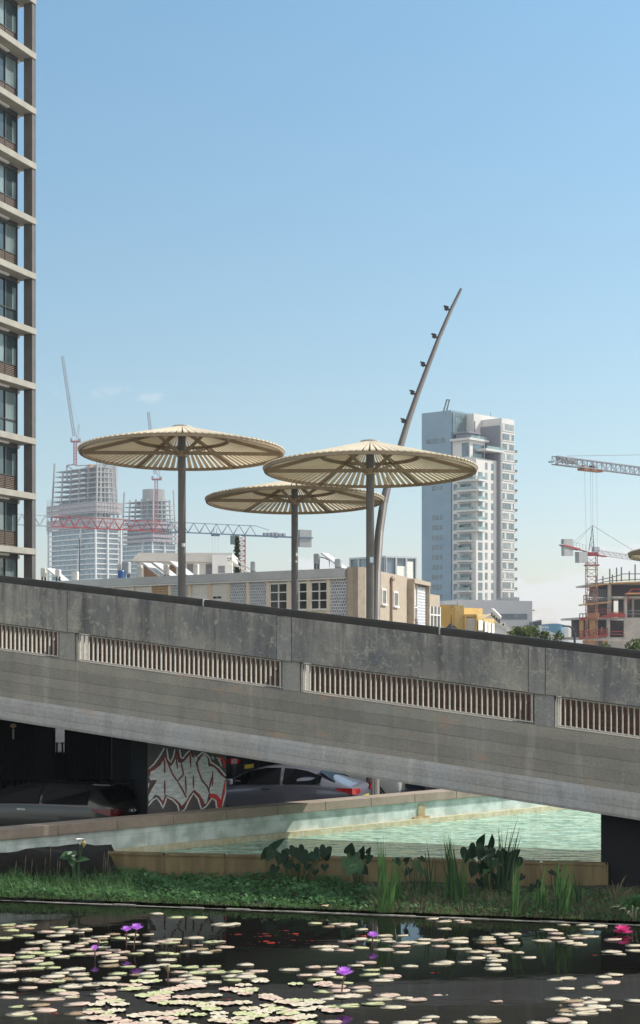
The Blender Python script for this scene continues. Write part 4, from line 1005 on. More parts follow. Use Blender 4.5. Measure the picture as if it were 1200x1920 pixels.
# openings in the side wall
def boxR(name, p0, p1, y0, y1, m_, d0=.125, d1=.16, parent=None):
    pm = (p0+p1)/2; a, e = tR(p0), tR(p1); return MB(fR).box(a, e, d0, d1, zR(y1,pm), zR(y0,pm)).build(name, m_, parent or bb, world=True)
for (p0, p1, y0, y1) in ((711.5,718,1107,1132),(733.5,740.5,1112,1136)):
    o = boxR('window', p0, p1, y0, y1, M_room); f = MB(fR); a, e = tR(p0), tR(p1); pm = (p0+p1)/2
    f.box(a-.1, a, .121, .2, zR(y1,pm), zR(y0,pm)); f.box(e, e+.1, .121, .2, zR(y1,pm), zR(y0,pm)); f.box(a-.1, e+.1, .121, .2, zR(y0,pm)+.002, zR(y0,pm)+.1); f.box(a-.25, e+.25, .121, .26, zR(y1,pm)-.1, zR(y1,pm)-.002)
    f.build('window_frame', M_wframe, o, world=True)
pp = MB(fR); pp.tube([(tR(727.5),.22,-.6),(tR(727.5),.22,zR(1087,727))], .08, 8); pp.tube([(tR(727.5),.22,zR(1087,727)),(tR(728.5),.3,zR(1085,727)),(tR(729.5),.2,zR(1084,727))], .13, 8); pp.build('drain_pipe', M_pipe, bb, world=True)
fr = MB(fR); a, e = tR(761.5), tR(790.5); zt_ = zR(1096,776); zb_ = -.6
fr.box(a-.25, a, .121, .55, zb_, zt_); fr.box(e, e+.25, .121, .55, zb_, zt_); fr.box(a-.25, e+.25, .121, .6, zt_+.002, zt_+.25); fr.build('bay_frame', M_plast, bb, world=True)
m_ = (a+e)/2-.3
o = MB(fR).box(a+.02, m_, .122, .2, zR(1160,770), zt_-.02).build('bay_window', M_room, bb, world=True)
g = MB(fR); 
for q in range(4): x = a+.02+(m_-a-.1)*q/3; g.box(x, x+.14, .201, .27, zR(1160,770), zt_-.03)
g.box(a+.02, m_, .202, .265, zR(1140,770), zR(1138,770)); g.build('window_frame', M_wframe, o, world=True)
MB(fR).box(a+.3, m_-.4, .203, .215, zR(1135,768), zt_-.2).build('curtain', M_shut, o, world=True)
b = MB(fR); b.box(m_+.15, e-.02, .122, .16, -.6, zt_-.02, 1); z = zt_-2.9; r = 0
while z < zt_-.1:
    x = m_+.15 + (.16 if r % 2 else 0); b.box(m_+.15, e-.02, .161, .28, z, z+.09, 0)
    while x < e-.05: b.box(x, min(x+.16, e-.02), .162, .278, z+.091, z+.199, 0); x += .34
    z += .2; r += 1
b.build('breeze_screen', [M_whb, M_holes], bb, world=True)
o = boxR('window', 800.5, 820, 1137, 1180, M_room); f = MB(fR); a, e = tR(800.5), tR(820)
for q in range(4): x = a+(e-a)*q/3; f.box(x-.12, x+.12, .161, .24, -.6, zR(1137,810))
f.box(a, e, .162, .235, zR(1152,810)-.08, zR(1152,810)); f.build('window_frame', M_wframe, o, world=True)
# rooftop equipment
M_tank = mat('white_tank', (.62,.61,.58), .5, (.52,.51,.48), scale=2); M_tankg = mat('grey_tank', (.34,.36,.37), .6, (.28,.30,.31), scale=2, stretch=(1,1,.2)); M_panel = mat('solar_panel_back', (.62,.61,.57), .35)
def heater(px, ybase, wpx, hpx, label, panel=0, m_=None, back=2.2, arms=False):
    t = tL(px); p = A + eL*t - nL*back; u = p.y/F_PX; X = (px-600)/F_PX*p.y
    t_ = thing('water_heater', label, 'water heater', (X, p.y, zroof-.06), R(-20), 'rooftop water heaters')
    h = hpx*u; w_ = wpx*u/2; zb_ = max(.02, P(px,ybase,p.y).z-zroof)
    tk = MB(); tk.box(-w_,w_,-w_*.8,w_*.8,zb_,zb_+h); tk.build('tank', m_ or M_tank, t_, bevel=.06)
    st = MB()
    for a in (0, 90, 180, 270): st.bar((w_*.8*math.cos(R(a)), w_*.8*math.sin(R(a)), 0), (w_*.8*math.cos(R(a)), w_*.8*math.sin(R(a)), zb_+.02), .06)
    st.build('stand', M_dark, t_)
    if panel:
        for q in range(panel):
            o = .25+q*.75
            s = MB(); s.add([(w_+o,-.5,.95),(w_+o,.7,.95),(w_+o+1.25,.7,.05),(w_+o+1.25,-.5,.05),(w_+o+.05,-.5,1.03),(w_+o+.05,.7,1.03),(w_+o+1.30,.7,.13),(w_+o+1.30,-.5,.13)],
                  [(3,2,1,0),(4,5,6,7),(0,1,5,4),(1,2,6,5),(2,3,7,6),(3,0,4,7)]); s.build('solar_panel', M_panel, t_)
    if arms:
        s = MB(); s.tube([(w_*.6,0,zb_+h*.7),(w_+.35,0,zb_+h*.55),(w_+.6,0,zb_+.2),(w_+.6,0,.05)], .03, 6); s.build('pipe', M_dark, t_)
heater(82, 1081, 10, 18, 'white water heater tank with a tilted panel, the leftmost on the flat roofs', 1)
heater(109, 1080, 10, 14, 'white water heater tank second from the left end of the roof', 0)
heater(142, 1088, 11, 18, 'small white water heater tank beside a thin antenna', 0)
heater(225, 1073, 9, 18, 'white water heater tank beside the blue barrel', 0)
heater(237, 1074, 15, 22, 'wide grey water tank right of the blue barrel', 0, M_tankg)
heater(262, 1082, 10, 24, 'white water heater tank with two tilted panels in front of the rooftop room', 2)
heater(312, 1077, 10, 20, 'white water heater tank just left of the leftmost parasol post', 1)
heater(368, 1077, 10, 21, 'white water heater tank just right of the leftmost parasol post', 0)
heater(475, 1070, 10, 19, 'grey water heater tank right of the conifer', 0, M_tankg)
heater(594, 1056, 11, 20, 'grey water heater tank on a stand with a bent pipe and a sloping panel', 1, M_tankg, arms=True)
heater(634, 1062, 12, 16, 'grey tapered water tank nearest the corner of the block', 0, M_tankg)
p = A+eL*tL(227)-nL*1.0; tag(MB().lathe([(.20,0),(.23,.05),(.23,.5),(.20,.56)], 14, c=(0,0,0)).build('barrel', mat('blue_plastic', (.03,.10,.28), .4)), 'blue plastic barrel standing on the flat roof', 'barrel'); bpy.data.objects['barrel'].location = ((227-600)/F_PX*p.y, p.y, zroof-.05)
p = A+eL*tL(150)-nL*1.5; o = MB().tube([(0,0,0),(0,0,2.9)], .03, 6).bar((-.3,0,2.3),(.3,0,2.3),.03).build('antenna', M_dark); tag(o, 'thin rooftop antenna in front of the left construction tower', 'antenna'); o.location = ((149-600)/F_PX*p.y, p.y, zroof-.05)
sp_ = thing('solar_panels', 'pair of pale tilted solar panels beside the conifer', 'solar panels', P(438,1076,108))
for q in range(2):
    s = MB(); b0 = q*.5; s.add([(b0-.3,-.6,.95),(b0-.3,.6,.95),(b0+1.0,.6,.0),(b0+1.0,-.6,.0),(b0-.26,-.6,1.04),(b0-.26,.6,1.04),(b0+1.06,.6,.08),(b0+1.06,-.6,.08)],
         [(3,2,1,0),(4,5,6,7),(0,1,5,4),(1,2,6,5),(2,3,7,6),(3,0,4,7)]); s.build('solar_panel', M_panel, sp_)

# rooftop room behind (grey flat canopy)
Yp = 128.0; up = Yp/F_PX
ph_ = thing('rooftop_house', 'grey-white rooftop house with a deep flat canopy behind the beige block', 'building', P(350,1090,Yp))
def bw_(name, p0, p1, y0, y1, dy0, dy1, m_, par=ph_, Y=Yp):
    a, b = P(p0,y0,Y), P(p1,y1,Y); return MB().box(a.x, b.x, Y+dy0, Y+dy1, b.z, a.z).build(name, m_, par, world=True)
M_gw = mat('grey_white_plaster', (.68,.69,.71), .85, (.60,.61,.63), scale=.4); M_brownw = mat('brown_wood', (.20,.13,.09), .8)
cz = MB(); a = P(248,1053,Yp); b = P(262,1038,Yp); c = P(435,1038,Yp)
cz.add([(a.x,Yp-1.2,a.z),(b.x,Yp-1.2,b.z),(P(437,0,Yp).x,Yp-1.2,b.z),(P(437,0,Yp).x,Yp-1.2,a.z-.1)]+[(a.x,Yp+8,a.z),(b.x,Yp+8,b.z),(P(437,0,Yp).x,Yp+8,b.z),(P(437,0,Yp).x,Yp+8,a.z-.1)], [(3,2,1,0),(4,5,6,7),(0,1,5,4),(1,2,6,5),(2,3,7,6),(3,0,4,7)])
cz.build('canopy', M_fascia, ph_, world=True)
bw_('wall', 262, 418, 1053.3, 1150, 0, 8, M_gw); bw_('dark_opening', 270, 304, 1058, 1084, -.1, -.02, M_brownw); bw_('dark_opening', 316, 330, 1060, 1084, -.1, -.02, M_brownw)
bw_('door', 351, 362, 1058, 1082, -.08, -.02, M_twd); bw_('door', 386, 399, 1058, 1082, -.08, -.02, M_twd); bw_('annex', 401, 438, 1043, 1150, -1.9, -1.21, M_gw); bw_('window', 412, 424, 1063, 1076, -1.96, -1.91, M_twd)
sg = bw_('sign', 428, 438, 1044, 1062, -2.0, -1.91, M_wframe)
gg = MB(); 
for (p0, p1, y0, y1) in ((429,432,1048.6,1049.8),(429.2,430,1049.8,1051.2),(433,433.9,1048.6,1051),(434.6,436.2,1048.4,1051.2),(429,436,1053.2,1054.2)):
    a, b = P(p0,y0,Yp), P(p1,y1,Yp); gg.box(a.x, b.x, Yp-2.03, Yp-2.004, b.z, a.z)
gg.build('sign_lettering', mat('dark_green_print', (.05,.10,.07), .7), sg, world=True)

# small glass-fronted office behind the corner
Yg = 190.0; g0 = P(723,0,Yg); g0.z = 0
go = thing('glass_office', 'low glass office box with a white grid behind the corner of the beige block', 'building', g0, math.atan2(.62,.78))
zt_ = P(723,1042,Yg).z
hx = (778-723)/F_PX*Yg/.78*1.08; hy = (723-662)/F_PX*Yg/.62*1.05
MB().box(.05, hx, .05, hy, -.6, zt_-.05).build('glass_walls', glass('office_glass', (.17,.22,.27), .15), go)
f = MB()
for q in range(4): x = hx*q/3; f.box(x-.12, x+.12, -.12, .04, -.6, zt_)
for q in range(5): y = hy*q/4; f.box(-.12, .04, y-.12, y+.12, -.6, zt_-.002)
for z in (zt_, zt_-3.0, zt_-4.2): f.box(-.14, hx, -.14, .045, z-.22, z-.004); f.box(-.142, .045, -.13, hy, z-.222, z-.002)
f.build('grid_frame', mat('grey_white_frame', (.50,.53,.55), .6), go)
bl = MB(); bl.box(hx*.36, hx*.64, -.03, .03, zt_-2.9, zt_-1.2); bl.box(hx*.69, hx*.9, -.03, .03, zt_-2.9, zt_-.6); bl.build('blind', M_shut, go)

# long grey-white hall below the tower
Yh = 300.0
hl = thing('white_hall', 'long plain grey-white hall with one dark window strip at the foot of the tower', 'building', P(930,0,Yh))
hw = MB(); a, b = P(858,1124,Yh), P(998,1127,Yh)
hw.add([(a.x,Yh,-.6),(b.x,Yh,-.6),(b.x+.8,Yh+20,-.6),(a.x-3,Yh+20,-.6),(a.x,Yh,a.z),(b.x,Yh,b.z),(b.x+.8,Yh+20,b.z),(a.x-3,Yh+20,a.z)], [(3,2,1,0),(4,5,6,7),(0,1,5,4),(1,2,6,5),(2,3,7,6),(3,0,4,7)])
hw.build('wall', mat('hall_plaster', (.56,.55,.56), .85, (.51,.50,.51), scale=.3), hl, world=True)
def bh(name, p0, p1, y0, y1, d0, d1, m_, par=hl, Y=Yh):
    a, b = P(p0,y0,Y), P(p1,y1,Y); return MB().box(a.x, b.x, Y+d0, Y+d1, b.z, a.z).build(name, m_, par, world=True)
o = bh('window_strip', 917, 988, 1151, 1161, -.15, -.02, M_tww); bh('window_bars', 962, 970, 1152, 1159.5, -.2, -.152, M_twg, o)
bh('roof_edge', 830, 856, 1127, 1134, -1, 6, M_slabw); bh('roof_box', 945, 980, 1119, 1126, 5, 12, M_cw); bh('spout', 998.3, 1003, 1143.5, 1145, 0, .5, M_twd)
dk_ = thing('dark_shed', 'small dark box-like roof shed at the right end of the white hall', 'shed', P(1008,0,295))
a, b = P(999,1166,295), P(1015.5,1162,295); s = MB(); s.add([(a.x,295,-.6),(b.x,295,-.6),(b.x,301,-.6),(a.x,301,-.6),(a.x,295,a.z),(b.x,295,b.z),(b.x,301,b.z),(a.x,301,a.z)], [(3,2,1,0),(4,5,6,7),(0,1,5,4),(1,2,6,5),(2,3,7,6),(3,0,4,7)]); s.build('wall', M_twd, dk_, world=True)
bh('panel', 999.6, 1014.8, 1166, 1172, -.2, -.02, mat('dark_panel', (.07,.08,.09), .5), dk_, 295); bh('wall_foot', 998, 1016, 1172.5, 1200, -.3, -.01, M_gw, dk_, 295)
# far blue glass building with pale lettering
Yb = 420.0; fb_ = thing('blue_office', 'distant blue glass office with a curved roofline and pale lettering', 'building', P(1045,0,Yb))
m = MB(); n = 12; vs = []
for i in range(n+1):
    q = i/n; px = 1014+52*q; x = P(px,0,Yb).x; y = Yb - 7*math.sin(math.pi*q)
    for z in (-.6, P(0,1171+5*q*q-2.5*math.sin(math.pi*q),Yb).z): vs.append((x,y,z))
back = [(P(1014,0,Yb).x,Yb+18,-.6),(P(1014,0,Yb).x,Yb+18,P(0,1172,Yb).z),(P(1066,0,Yb).x,Yb+18,-.6),(P(1066,0,Yb).x,Yb+18,P(0,1176,Yb).z)]
fs = [(2*i,2*i+2,2*i+3,2*i+1) for i in range(n)]; k = len(vs); vs += back
fs += [(2*n,k+2,k+3,2*n+1),(k,0,1,k+1),(k+2,k,k+1,k+3),tuple([k+1]+[2*i+1 for i in range(n+1)]+[k+3])]
m.add(vs, fs); m.build('glass_wall', mat('blue_glass', (.10,.24,.36), .25, (.08,.20,.31), scale=.2), fb_, world=True)
tx = MB(); yb_ = Yb-7.6
def stroke(p0, y0, p1, y1): a, b = P(p0,y0,yb_), P(p1,y1,yb_); tx.bar(a, b, .14)
for (q0, q1) in (((1017.5,1174.5),(1017.8,1178)),((1019.5,1174),(1019.5,1178)),((1022,1174),(1022,1178)),((1023.6,1175),(1023.6,1178)),((1022,1178),(1023.6,1178)),((1025.6,1174),(1025.6,1177.6)),((1028,1174),(1028,1177.6)),((1025.6,1177.6),(1028,1177.6))): stroke(*q0, *q1)
tx.build('lettering', M_cwh, fb_, world=True)
lw = thing('white_low_building', 'low pale building with a white slanted roof in front of the blue office', 'building', P(1045,0,330))
bh('wall', 1029, 1065, 1188, 1216, 0, 10, M_gw, lw, 330); r0 = MB(); a, b, c = P(1019,1181,328), P(1041,1188.5,328), P(1030,1189,328)
r0.add([(a.x,326,a.z),(b.x,326,b.z),(c.x,326,c.z)]+[(a.x,335,a.z),(b.x,335,b.z),(c.x,335,c.z)], [(0,2,1),(3,4,5),(0,1,4,3),(1,2,5,4),(2,0,3,5)]); r0.build('roof', M_cwh, lw, world=True)
bh('tower_wall', 1063, 1068, 1177, 1188, 2, 6, M_cwh, lw, 330)

# yellow houses
M_yel = mat('yellow_ochre_plaster', (.56,.37,.12), .9, (.48,.31,.10), scale=.7); M_yel2 = mat('pale_ochre_plaster', (.60,.44,.19), .9)
Yy = 122.0
yh = thing('yellow_house', 'ochre yellow house with flat stepped parapets right of the beige block', 'building', P(868,0,Yy))
def yb(name, p0, p1, y0, y1, d0, d1, m_, par=None): return bh(name, p0, p1, y0, y1, d0, d1, m_, par or yh, Yy)
yb('wall', 822, 853, 1134, 1230, 2.5, 12, M_yel); yb('wall', 853.1, 870, 1135, 1230, 0, 12.2, M_yel2)
ey = Vector((.55,1,0)).normalized(); B = P(870,0,Yy); B.z = 0; fy = frame(B, ey)
def ty(px): q = (px-600)/F_PX; return (B.y*q-B.x)/(ey.x-ey.y*q)
def zy(py, px): return EYE+(HOR-py)/F_PX*(B.y+ey.y*ty(px))
MB(fy).box(.02, ty(905), -6, 0, -.6, zy(1140,885)).build('wall', M_yel, yh, world=True); MB(fy).box(ty(905)+.02, ty(926), -6, .05, -.6, zy(1160,915)).build('wall', M_yel2, yh, world=True)
pw = MB(fy); pw.box(ty(871), ty(891), .02, 1.0, zy(1152,880)-.2, zy(1152,880)); pw.build('porch_roof', M_yel2, yh, world=True)
yb('window', 872, 890, 1159, 1200, -.9, -.7, mat('grey_shutter', (.40,.38,.33), .8, (.34,.32,.28), scale=1, stretch=(.1,.1,8)))
yb('porch_side', 869.6, 872, 1153, 1230, -1.0, -.02, M_yel); yb('porch_side', 890, 892.5, 1153, 1230, -1.0, -.02, M_yel)
for (a, e) in ((894,902),(906,911),(912.5,917),(919,924)):
    MB(fy).box(ty(a), ty(e), .06, .12, -.6, zy(1163+(a-894)*.25,a)).build('window', M_room, yh, world=True)
    MB(fy).box(ty(a), ty(e), .121, .15, zy(1163+(a-894)*.25,a)-.8, zy(1163+(a-894)*.25,a)).build('shutter', M_shut, yh, world=True)
yb('lower_wall', 824, 851, 1153, 1230, 2.3, 2.49, M_cream); yb('ledge', 822, 853, 1151, 1153.2, 2.0, 2.49, M_brownw)
am = MB(); am.tube([P(846,1180,121),P(846,1152,121)], .03, 6); am.lathe([(.55,0),(.05,.5),(.02,1.0)], 8, c=tuple(P(846,1180,121))); o = am.build('closed_sunshade', mat('dark_cloth', (.06,.055,.05), .9)); tag(o, 'small closed dark sunshade on the terrace of the yellow house', 'parasol')
gh = thing('gabled_house', 'small white gabled house with grey roof beside the yellow house', 'building', P(935,0,150))
m = MB(); Y = 150; x0, x1, xm = P(921,0,Y).x, P(950,0,Y).x, P(944,0,Y).x
m.add([(x0,Y,-.6),(x1,Y,-.6),(x1,Y+9,-.6),(x0,Y+9,-.6),(x0,Y,P(0,1170,Y).z),(x1,Y,P(0,1184,Y).z),(x1,Y+9,P(0,1184,Y).z),(x0,Y+9,P(0,1170,Y).z)], [(3,2,1,0),(4,5,6,7),(0,1,5,4),(1,2,6,5),(2,3,7,6),(3,0,4,7)]); m.build('wall', M_gw, gh, world=True)
g = MB(); g.bar(P(921,1169,Y-.3), P(944,1170,Y-.3), .8, .35); g.bar(P(943,1169,Y-.3), P(956,1186,Y-.3), .8, .35); g.build('roof', M_slabw, gh, world=True)
wg = MB(); a, b, c = P(905,1160,Y-1), P(924,1150,Y-1), P(937,1168,Y-1); wg.add([(a.x,Y-1,a.z),(b.x,Y-1,b.z),(c.x,Y-1,c.z),(a.x,Y-1,P(0,1172,Y).z)]+[(a.x,Y+4,a.z),(b.x,Y+4,b.z),(c.x,Y+4,c.z),(a.x,Y+4,P(0,1172,Y).z)], [(0,3,2,1),(4,5,6,7),(0,1,5,4),(1,2,6,5),(2,3,7,6),(3,0,4,7)]); wg.build('gable', M_cream, gh, world=True)
sh_ = thing('water_heater', 'white horizontal solar water heater lying on the gabled house', 'water heater', P(930,1160,148), 0, 'rooftop water heaters')
t_ = MB(); t_.tube([P(921,1141,148),P(923,1144,148),P(937,1158,148),P(939,1160,148)], [.1,.22,.22,.1], 12); t_.build('tank', M_tank, sh_, world=True)
s = MB()
for q in range(4): s.bar(P(923+q*4.5,1146+q*4.2,148), P(922+q*4.5,1154+q*4,148), .12)
s.bar(P(921,1153,148), P(937,1168,148), .12); s.build('stand', M_dark, sh_, world=True)

# street lamp right of the tree
sl_ = thing('street_lamp', 'dark street lamp with a flat head bent to the left by the building site', 'street lamp', P(1079,1225,95))
s = MB(); s.tube([P(1079,1240,95),P(1077,1188,95),P(1073,1178,95),P(1068,1175,95)], [.08,.07,.06,.05], 8); s.build('pole', M_dark, sl_, world=True)
MB().bar(P(1069,1174.5,95), P(1053,1173.5,95), .3, .09).build('lamp_head', M_dark, sl_, world=True)
MB().bar(P(1076.5,1186,94.8), P(1076.5,1182,94.8), .12).build('camera_box', M_dark, sl_, world=True)

# ------------------------------------------------------------------ building site on the right
Yk = 285.0; uk = Yk/F_PX
M_raw = mat('raw_concrete', (.50,.45,.39), .9, (.38,.34,.30), scale=.5); M_dark_in = mat('bare_inner_wall', (.13,.10,.09), .95); M_wood = mat('formwork_wood', (.55,.32,.14), .9, (.44,.25,.11), scale=.5); M_sred = mat('red_barrier', (.40,.06,.05), .7); M_ochre = mat('ochre_board', (.50,.30,.13), .9)
ks = thing('unfinished_building', 'concrete frame building under construction with red barriers and wooden platforms', 'building', P(1150,0,Yk))
def kb(name, p0, p1, y0, y1, d0, d1, m_): return bh(name, p0, p1, y0, y1, d0, d1, m_, ks, Yk)
kb('raw_wall', 1170, 1290, 1158, 1199, 0, .6, M_raw)
kb('column', 1138, 1144, 1159, 1196, 0, .9, M_raw); kb('column', 1171, 1176, 1119, 1157.5, .02, .9, M_raw); kb('column', 1146, 1152, 1094, 1158, 3, 4, M_raw); kb('column', 1190, 1193, 1120, 1157, 2.0, 2.8, M_raw)
kb('floor_slab', 1086, 1172, 1157.6, 1161.5, .05, 22, M_raw); kb('floor_slab', 1150, 1290, 1118, 1122, .1, 22, M_raw); kb('floor_slab', 1120, 1290, 1092, 1095, 4, 24, M_raw); kb('floor_slab', 1086, 1290, 1195, 1200, .1, 22, M_raw)
kb('rear_wall', 1118, 1290, 1095.2, 1117.8, 7, 7.6, M_dark_in); kb('rear_wall', 1118, 1168, 1122.2, 1157.4, 9, 9.6, M_dark_in); kb('rear_wall', 1178, 1290, 1122.2, 1157.4, 9, 9.6, M_dark_in); kb('rear_wall', 1087, 1290, 1162, 1195, 9, 9.6, M_dark_in)
kb('board_wall', 1087, 1094.5, 1163, 1195, .2, .5, M_ochre); kb('board_wall', 1106, 1116, 1163, 1195, .2, .5, M_ochre); kb('board_wall', 1094, 1139, 1200.5, 1240, .3, .9, M_ochre); kb('raw_wall', 1139.5, 1290, 1200.5, 1240, .2, .8, M_raw); kb('opening', 1118, 1130, 1201, 1212, .0, .28, M_dark_in)
pf = MB()
def pbar(p, q, w_, h_, d=0): pf.bar(P(p[0],p[1],Yk)+Vector((0,d,0)), P(q[0],q[1],Yk)+Vector((0,d,0)), w_, h_)
pbar((1108,1099),(1146,1093.5),3.0,.25,3); pbar((1150,1093),(1290,1087),3.0,.25,3); pbar((1086,1135),(1142,1129),3.4,.25,-1); pbar((1172,1113.5),(1290,1112),2.5,.25,-1)
pf.build('platform', M_wood, ks, world=True)
rr = MB()
def rbar(p, q, d=-.6, w_=.13): rr.bar(P(p[0],p[1],Yk)+Vector((0,d,0)), P(q[0],q[1],Yk)+Vector((0,d,0)), w_)
for q in range(9): rbar((1086+q*6.5,1197-q*.6), (1086+q*6.5,1182-q*.6))
rbar((1084,1197),(1138,1191),w_=.35); rbar((1086,1189),(1138,1185)); rbar((1086,1184),(1138,1180))
rbar((1144,1184),(1170,1184)); rbar((1144,1189),(1170,1190)); rbar((1120,1143),(1142,1141)); rbar((1120,1148),(1168,1148))
rbar((1172,1116),(1183,1105),w_=.2); rbar((1183,1105),(1290,1104)); rbar((1177,1112),(1290,1108)); rbar((1172,1117),(1180,1110),w_=.25); rbar((1176.5,1118),(1177,1132))
rbar((1086,1161.5),(1122,1155),w_=.5)
sl2 = MB(); 
rr.add([tuple(P(x,y,Yk)+Vector((0,d,0))) for x, y, d in ((1125,1156,-.8),(1148,1149,-.8),(1171,1151,-.8),(1171,1156.8,-.8),(1125,1158,-.8))]+[tuple(P(x,y,Yk)+Vector((0,.0,0))) for x, y in ((1125,1156),(1148,1149),(1171,1151),(1171,1156.8),(1125,1158))], [(0,4,3,2,1),(5,6,7,8,9)]+[(i,(i+1)%5,5+(i+1)%5,5+i) for i in range(5)])
rr.build('barrier', M_sred, ks, world=True)
gr = MB()
def gbar(p, q, d=3, w_=.16): gr.bar(P(p[0],p[1],Yk)+Vector((0,d,0)), P(q[0],q[1],Yk)+Vector((0,d,0)), w_)
for (x, y0, y1) in ((1123,1077,1096),(1136,1079,1093),(1149,1065,1092),(1154,1076,1091),(1162,1063,1090),(1171,1062,1089),(1197,1057,1088),(1186,1070,1088)): gbar((x,y0),(x,y1), w_=.22)
gbar((1120,1088),(1150,1082)); gbar((1120,1094),(1150,1088)); gbar((1150,1082),(1172,1076)); gbar((1172,1075),(1290,1074)); gbar((1150,1088),(1290,1081))
for q in range(5): gbar((1093+q*5,1134-q*.4), (1093+q*5,1116-q*.4), -1)
gbar((1093,1117),(1118,1114),-1); gbar((1093,1124),(1118,1121),-1)
for q in range(8): gbar((1122+q*3.3,1129),(1122+q*3.3,1103),5,.2)
gbar((1118,1113),(1147,1112),5); gbar((1176,1145),(1290,1145),.5); gbar((1176,1151),(1290,1151),.5)
for q in range(3): gbar((1086+q*6,1162),(1086+q*6,1151),-.5)
gbar((1086,1151),(1098,1151),-.5)
gr.build('scaffold_rail', mat('scaffold_steel', (.20,.20,.21), .6), ks, world=True)
bk_ = MB(); bk_.lathe([(.3,0),(1.0,.5),(1.2,1.3),(1.15,1.4)], 10, c=tuple(P(1112,1164,Yk-2))); bk_.bar(P(1107,1154,Yk-2), P(1117,1156,Yk-2), .9, .7)
o = bk_.build('concrete_bucket', M_cyel); tag(o, 'ochre concrete bucket hanging beside the crane mast', 'bucket')
# site worker
def worker(base, label):
    t = MB(); 
    me = bpy.data.meshes.new('person'); J = [(0,0,.92),(0,0,1.15),(0,0,1.42),(0,0,1.52),(0,0,1.66),(.09,0,.88),(.11,.02,.48),(.12,.0,.08),(-.09,0,.88),(-.12,-.06,.48),(-.13,.02,.08),(.19,0,1.40),(.27,-.04,1.14),(.22,-.24,1.02),(-.19,0,1.40),(-.28,-.03,1.14),(-.24,-.22,1.04),(.13,-.14,.03),(-.14,-.12,.03)]
    E = [(0,1),(1,2),(2,3),(3,4),(0,5),(5,6),(6,7),(0,8),(8,9),(9,10),(2,11),(11,12),(12,13),(2,14),(14,15),(15,16),(7,17),(10,18)]
    rr_ = [.15,.14,.16,.065,.11,.10,.07,.05,.10,.07,.05,.07,.05,.04,.07,.05,.04,.04,.04]
    me.from_pydata(J, E, []); o = bpy.data.objects.new('person', me); COL.objects.link(o); o.location = base
    sk = o.modifiers.new('skin', 'SKIN')
    for i, v in enumerate(me.skin_vertices[0].data): v.radius = (rr_[i], rr_[i]*.8); v.use_root = (i == 0)
    sm = o.modifiers.new('sub', 'SUBSURF'); sm.levels = 1; sm.render_levels = 1
    me.materials.append(mat('work_clothes', (.38,.22,.18), .9, (.30,.16,.14), scale=3)); tag(o, label, 'person')
    hb = MB(); hb.lathe([(.155,1.68),(.15,1.74),(.11,1.81),(.03,1.84)], 14); hb.lathe([(.20,1.67),(.20,1.685),(.15,1.69)], 14, c=(0,-.03,0)); hb.build('helmet', M_cwh, o)
wz = P(1130,1195,Yk-.1); worker((wz.x, Yk-.15+.9, wz.z), 'worker in a white helmet behind the red barrier of the building site')
wz = P(1118,1195,Yk-.1); worker((wz.x, Yk+1.4, wz.z), 'worker in a white helmet beside the ochre board wall, left of the other worker')
# ------------------------------------------------------------------ trees
HAZE_D = 0.00018
M_lf1 = leafmat('leaf_green', (.085,.115,.035), (.035,.055,.018)); M_lf2 = leafmat('leaf_light', (.16,.19,.06), (.07,.095,.03)); M_bark = mat('bark', (.12,.09,.065), .95)
def leaf_cloud(mb, pts, size, rng, mi=0):
    for p in pts:
        d = Vector(rng.normal(size=3)).normalized(); a = d.orthogonal().normalized(); b = d.cross(a); s = size*(.6+.8*rng.random())
        mb.add([p-a*s, p+b*s*.45, p+a*s, p-b*s*.45], [(0,1,2,3)], mi)
def tree(label, cx, ztop, Y, w_, h_, n, leaf, seed, mats=(0.7,)):
    rng = np.random.default_rng(seed); c = P(cx, 0, Y); t = thing('tree', label, 'tree', (c.x, Y, -.6))
    zt = P(0,ztop,Y).z+.6; zc = zt-h_/2
    tr = MB(); tr.tube([(0,0,0),(.1,.05,zc*.5),(0,0,zc)], [.22,.17,.1], 8)
    for k in range(6): a = k*1.05; tr.tube([(0,0,zc*.75),(math.cos(a)*w_*.25,math.sin(a)*w_*.2,zc+h_*.15*(k % 3))], [.08,.03], 6)
    tr.build('trunk', M_bark, t)
    cr = MB(); 
    for k in range(26):
        q = Vector(rng.normal(size=3)); q = Vector((q.x*w_*.23, q.y*w_*.2, zc+q.z*h_*.20)); r = .13*w_*(.6+.6*rng.random())
        pts = [q+Vector(rng.normal(size=3)).normalized()*r*(.5+.5*rng.random()) for _ in range(n//26)]
        pts = [p for p in pts if p.z < zt]
        leaf_cloud(cr, pts, leaf, rng, 1 if rng.random() < .35 else 0)
    cr.build('crown', [M_lf1, M_lf2], t); return t
tree('dense round green tree behind the ramp at the foot of the white hall', 992, 1173, 120, 4.2, 2.2, 3400, .13, 3)
tree('lower green tree crown left of the round tree, beside the gabled house', 966, 1181, 122, 2.0, 1.6, 1400, .12, 4)
tree('dry yellow-green bush behind the ramp below the building site', 1188, 1198, 70, 2.4, 1.2, 1800, .07, 5).children[1].data.materials[0] = leafmat('dry_leaf', (.22,.17,.06), (.12,.09,.035))
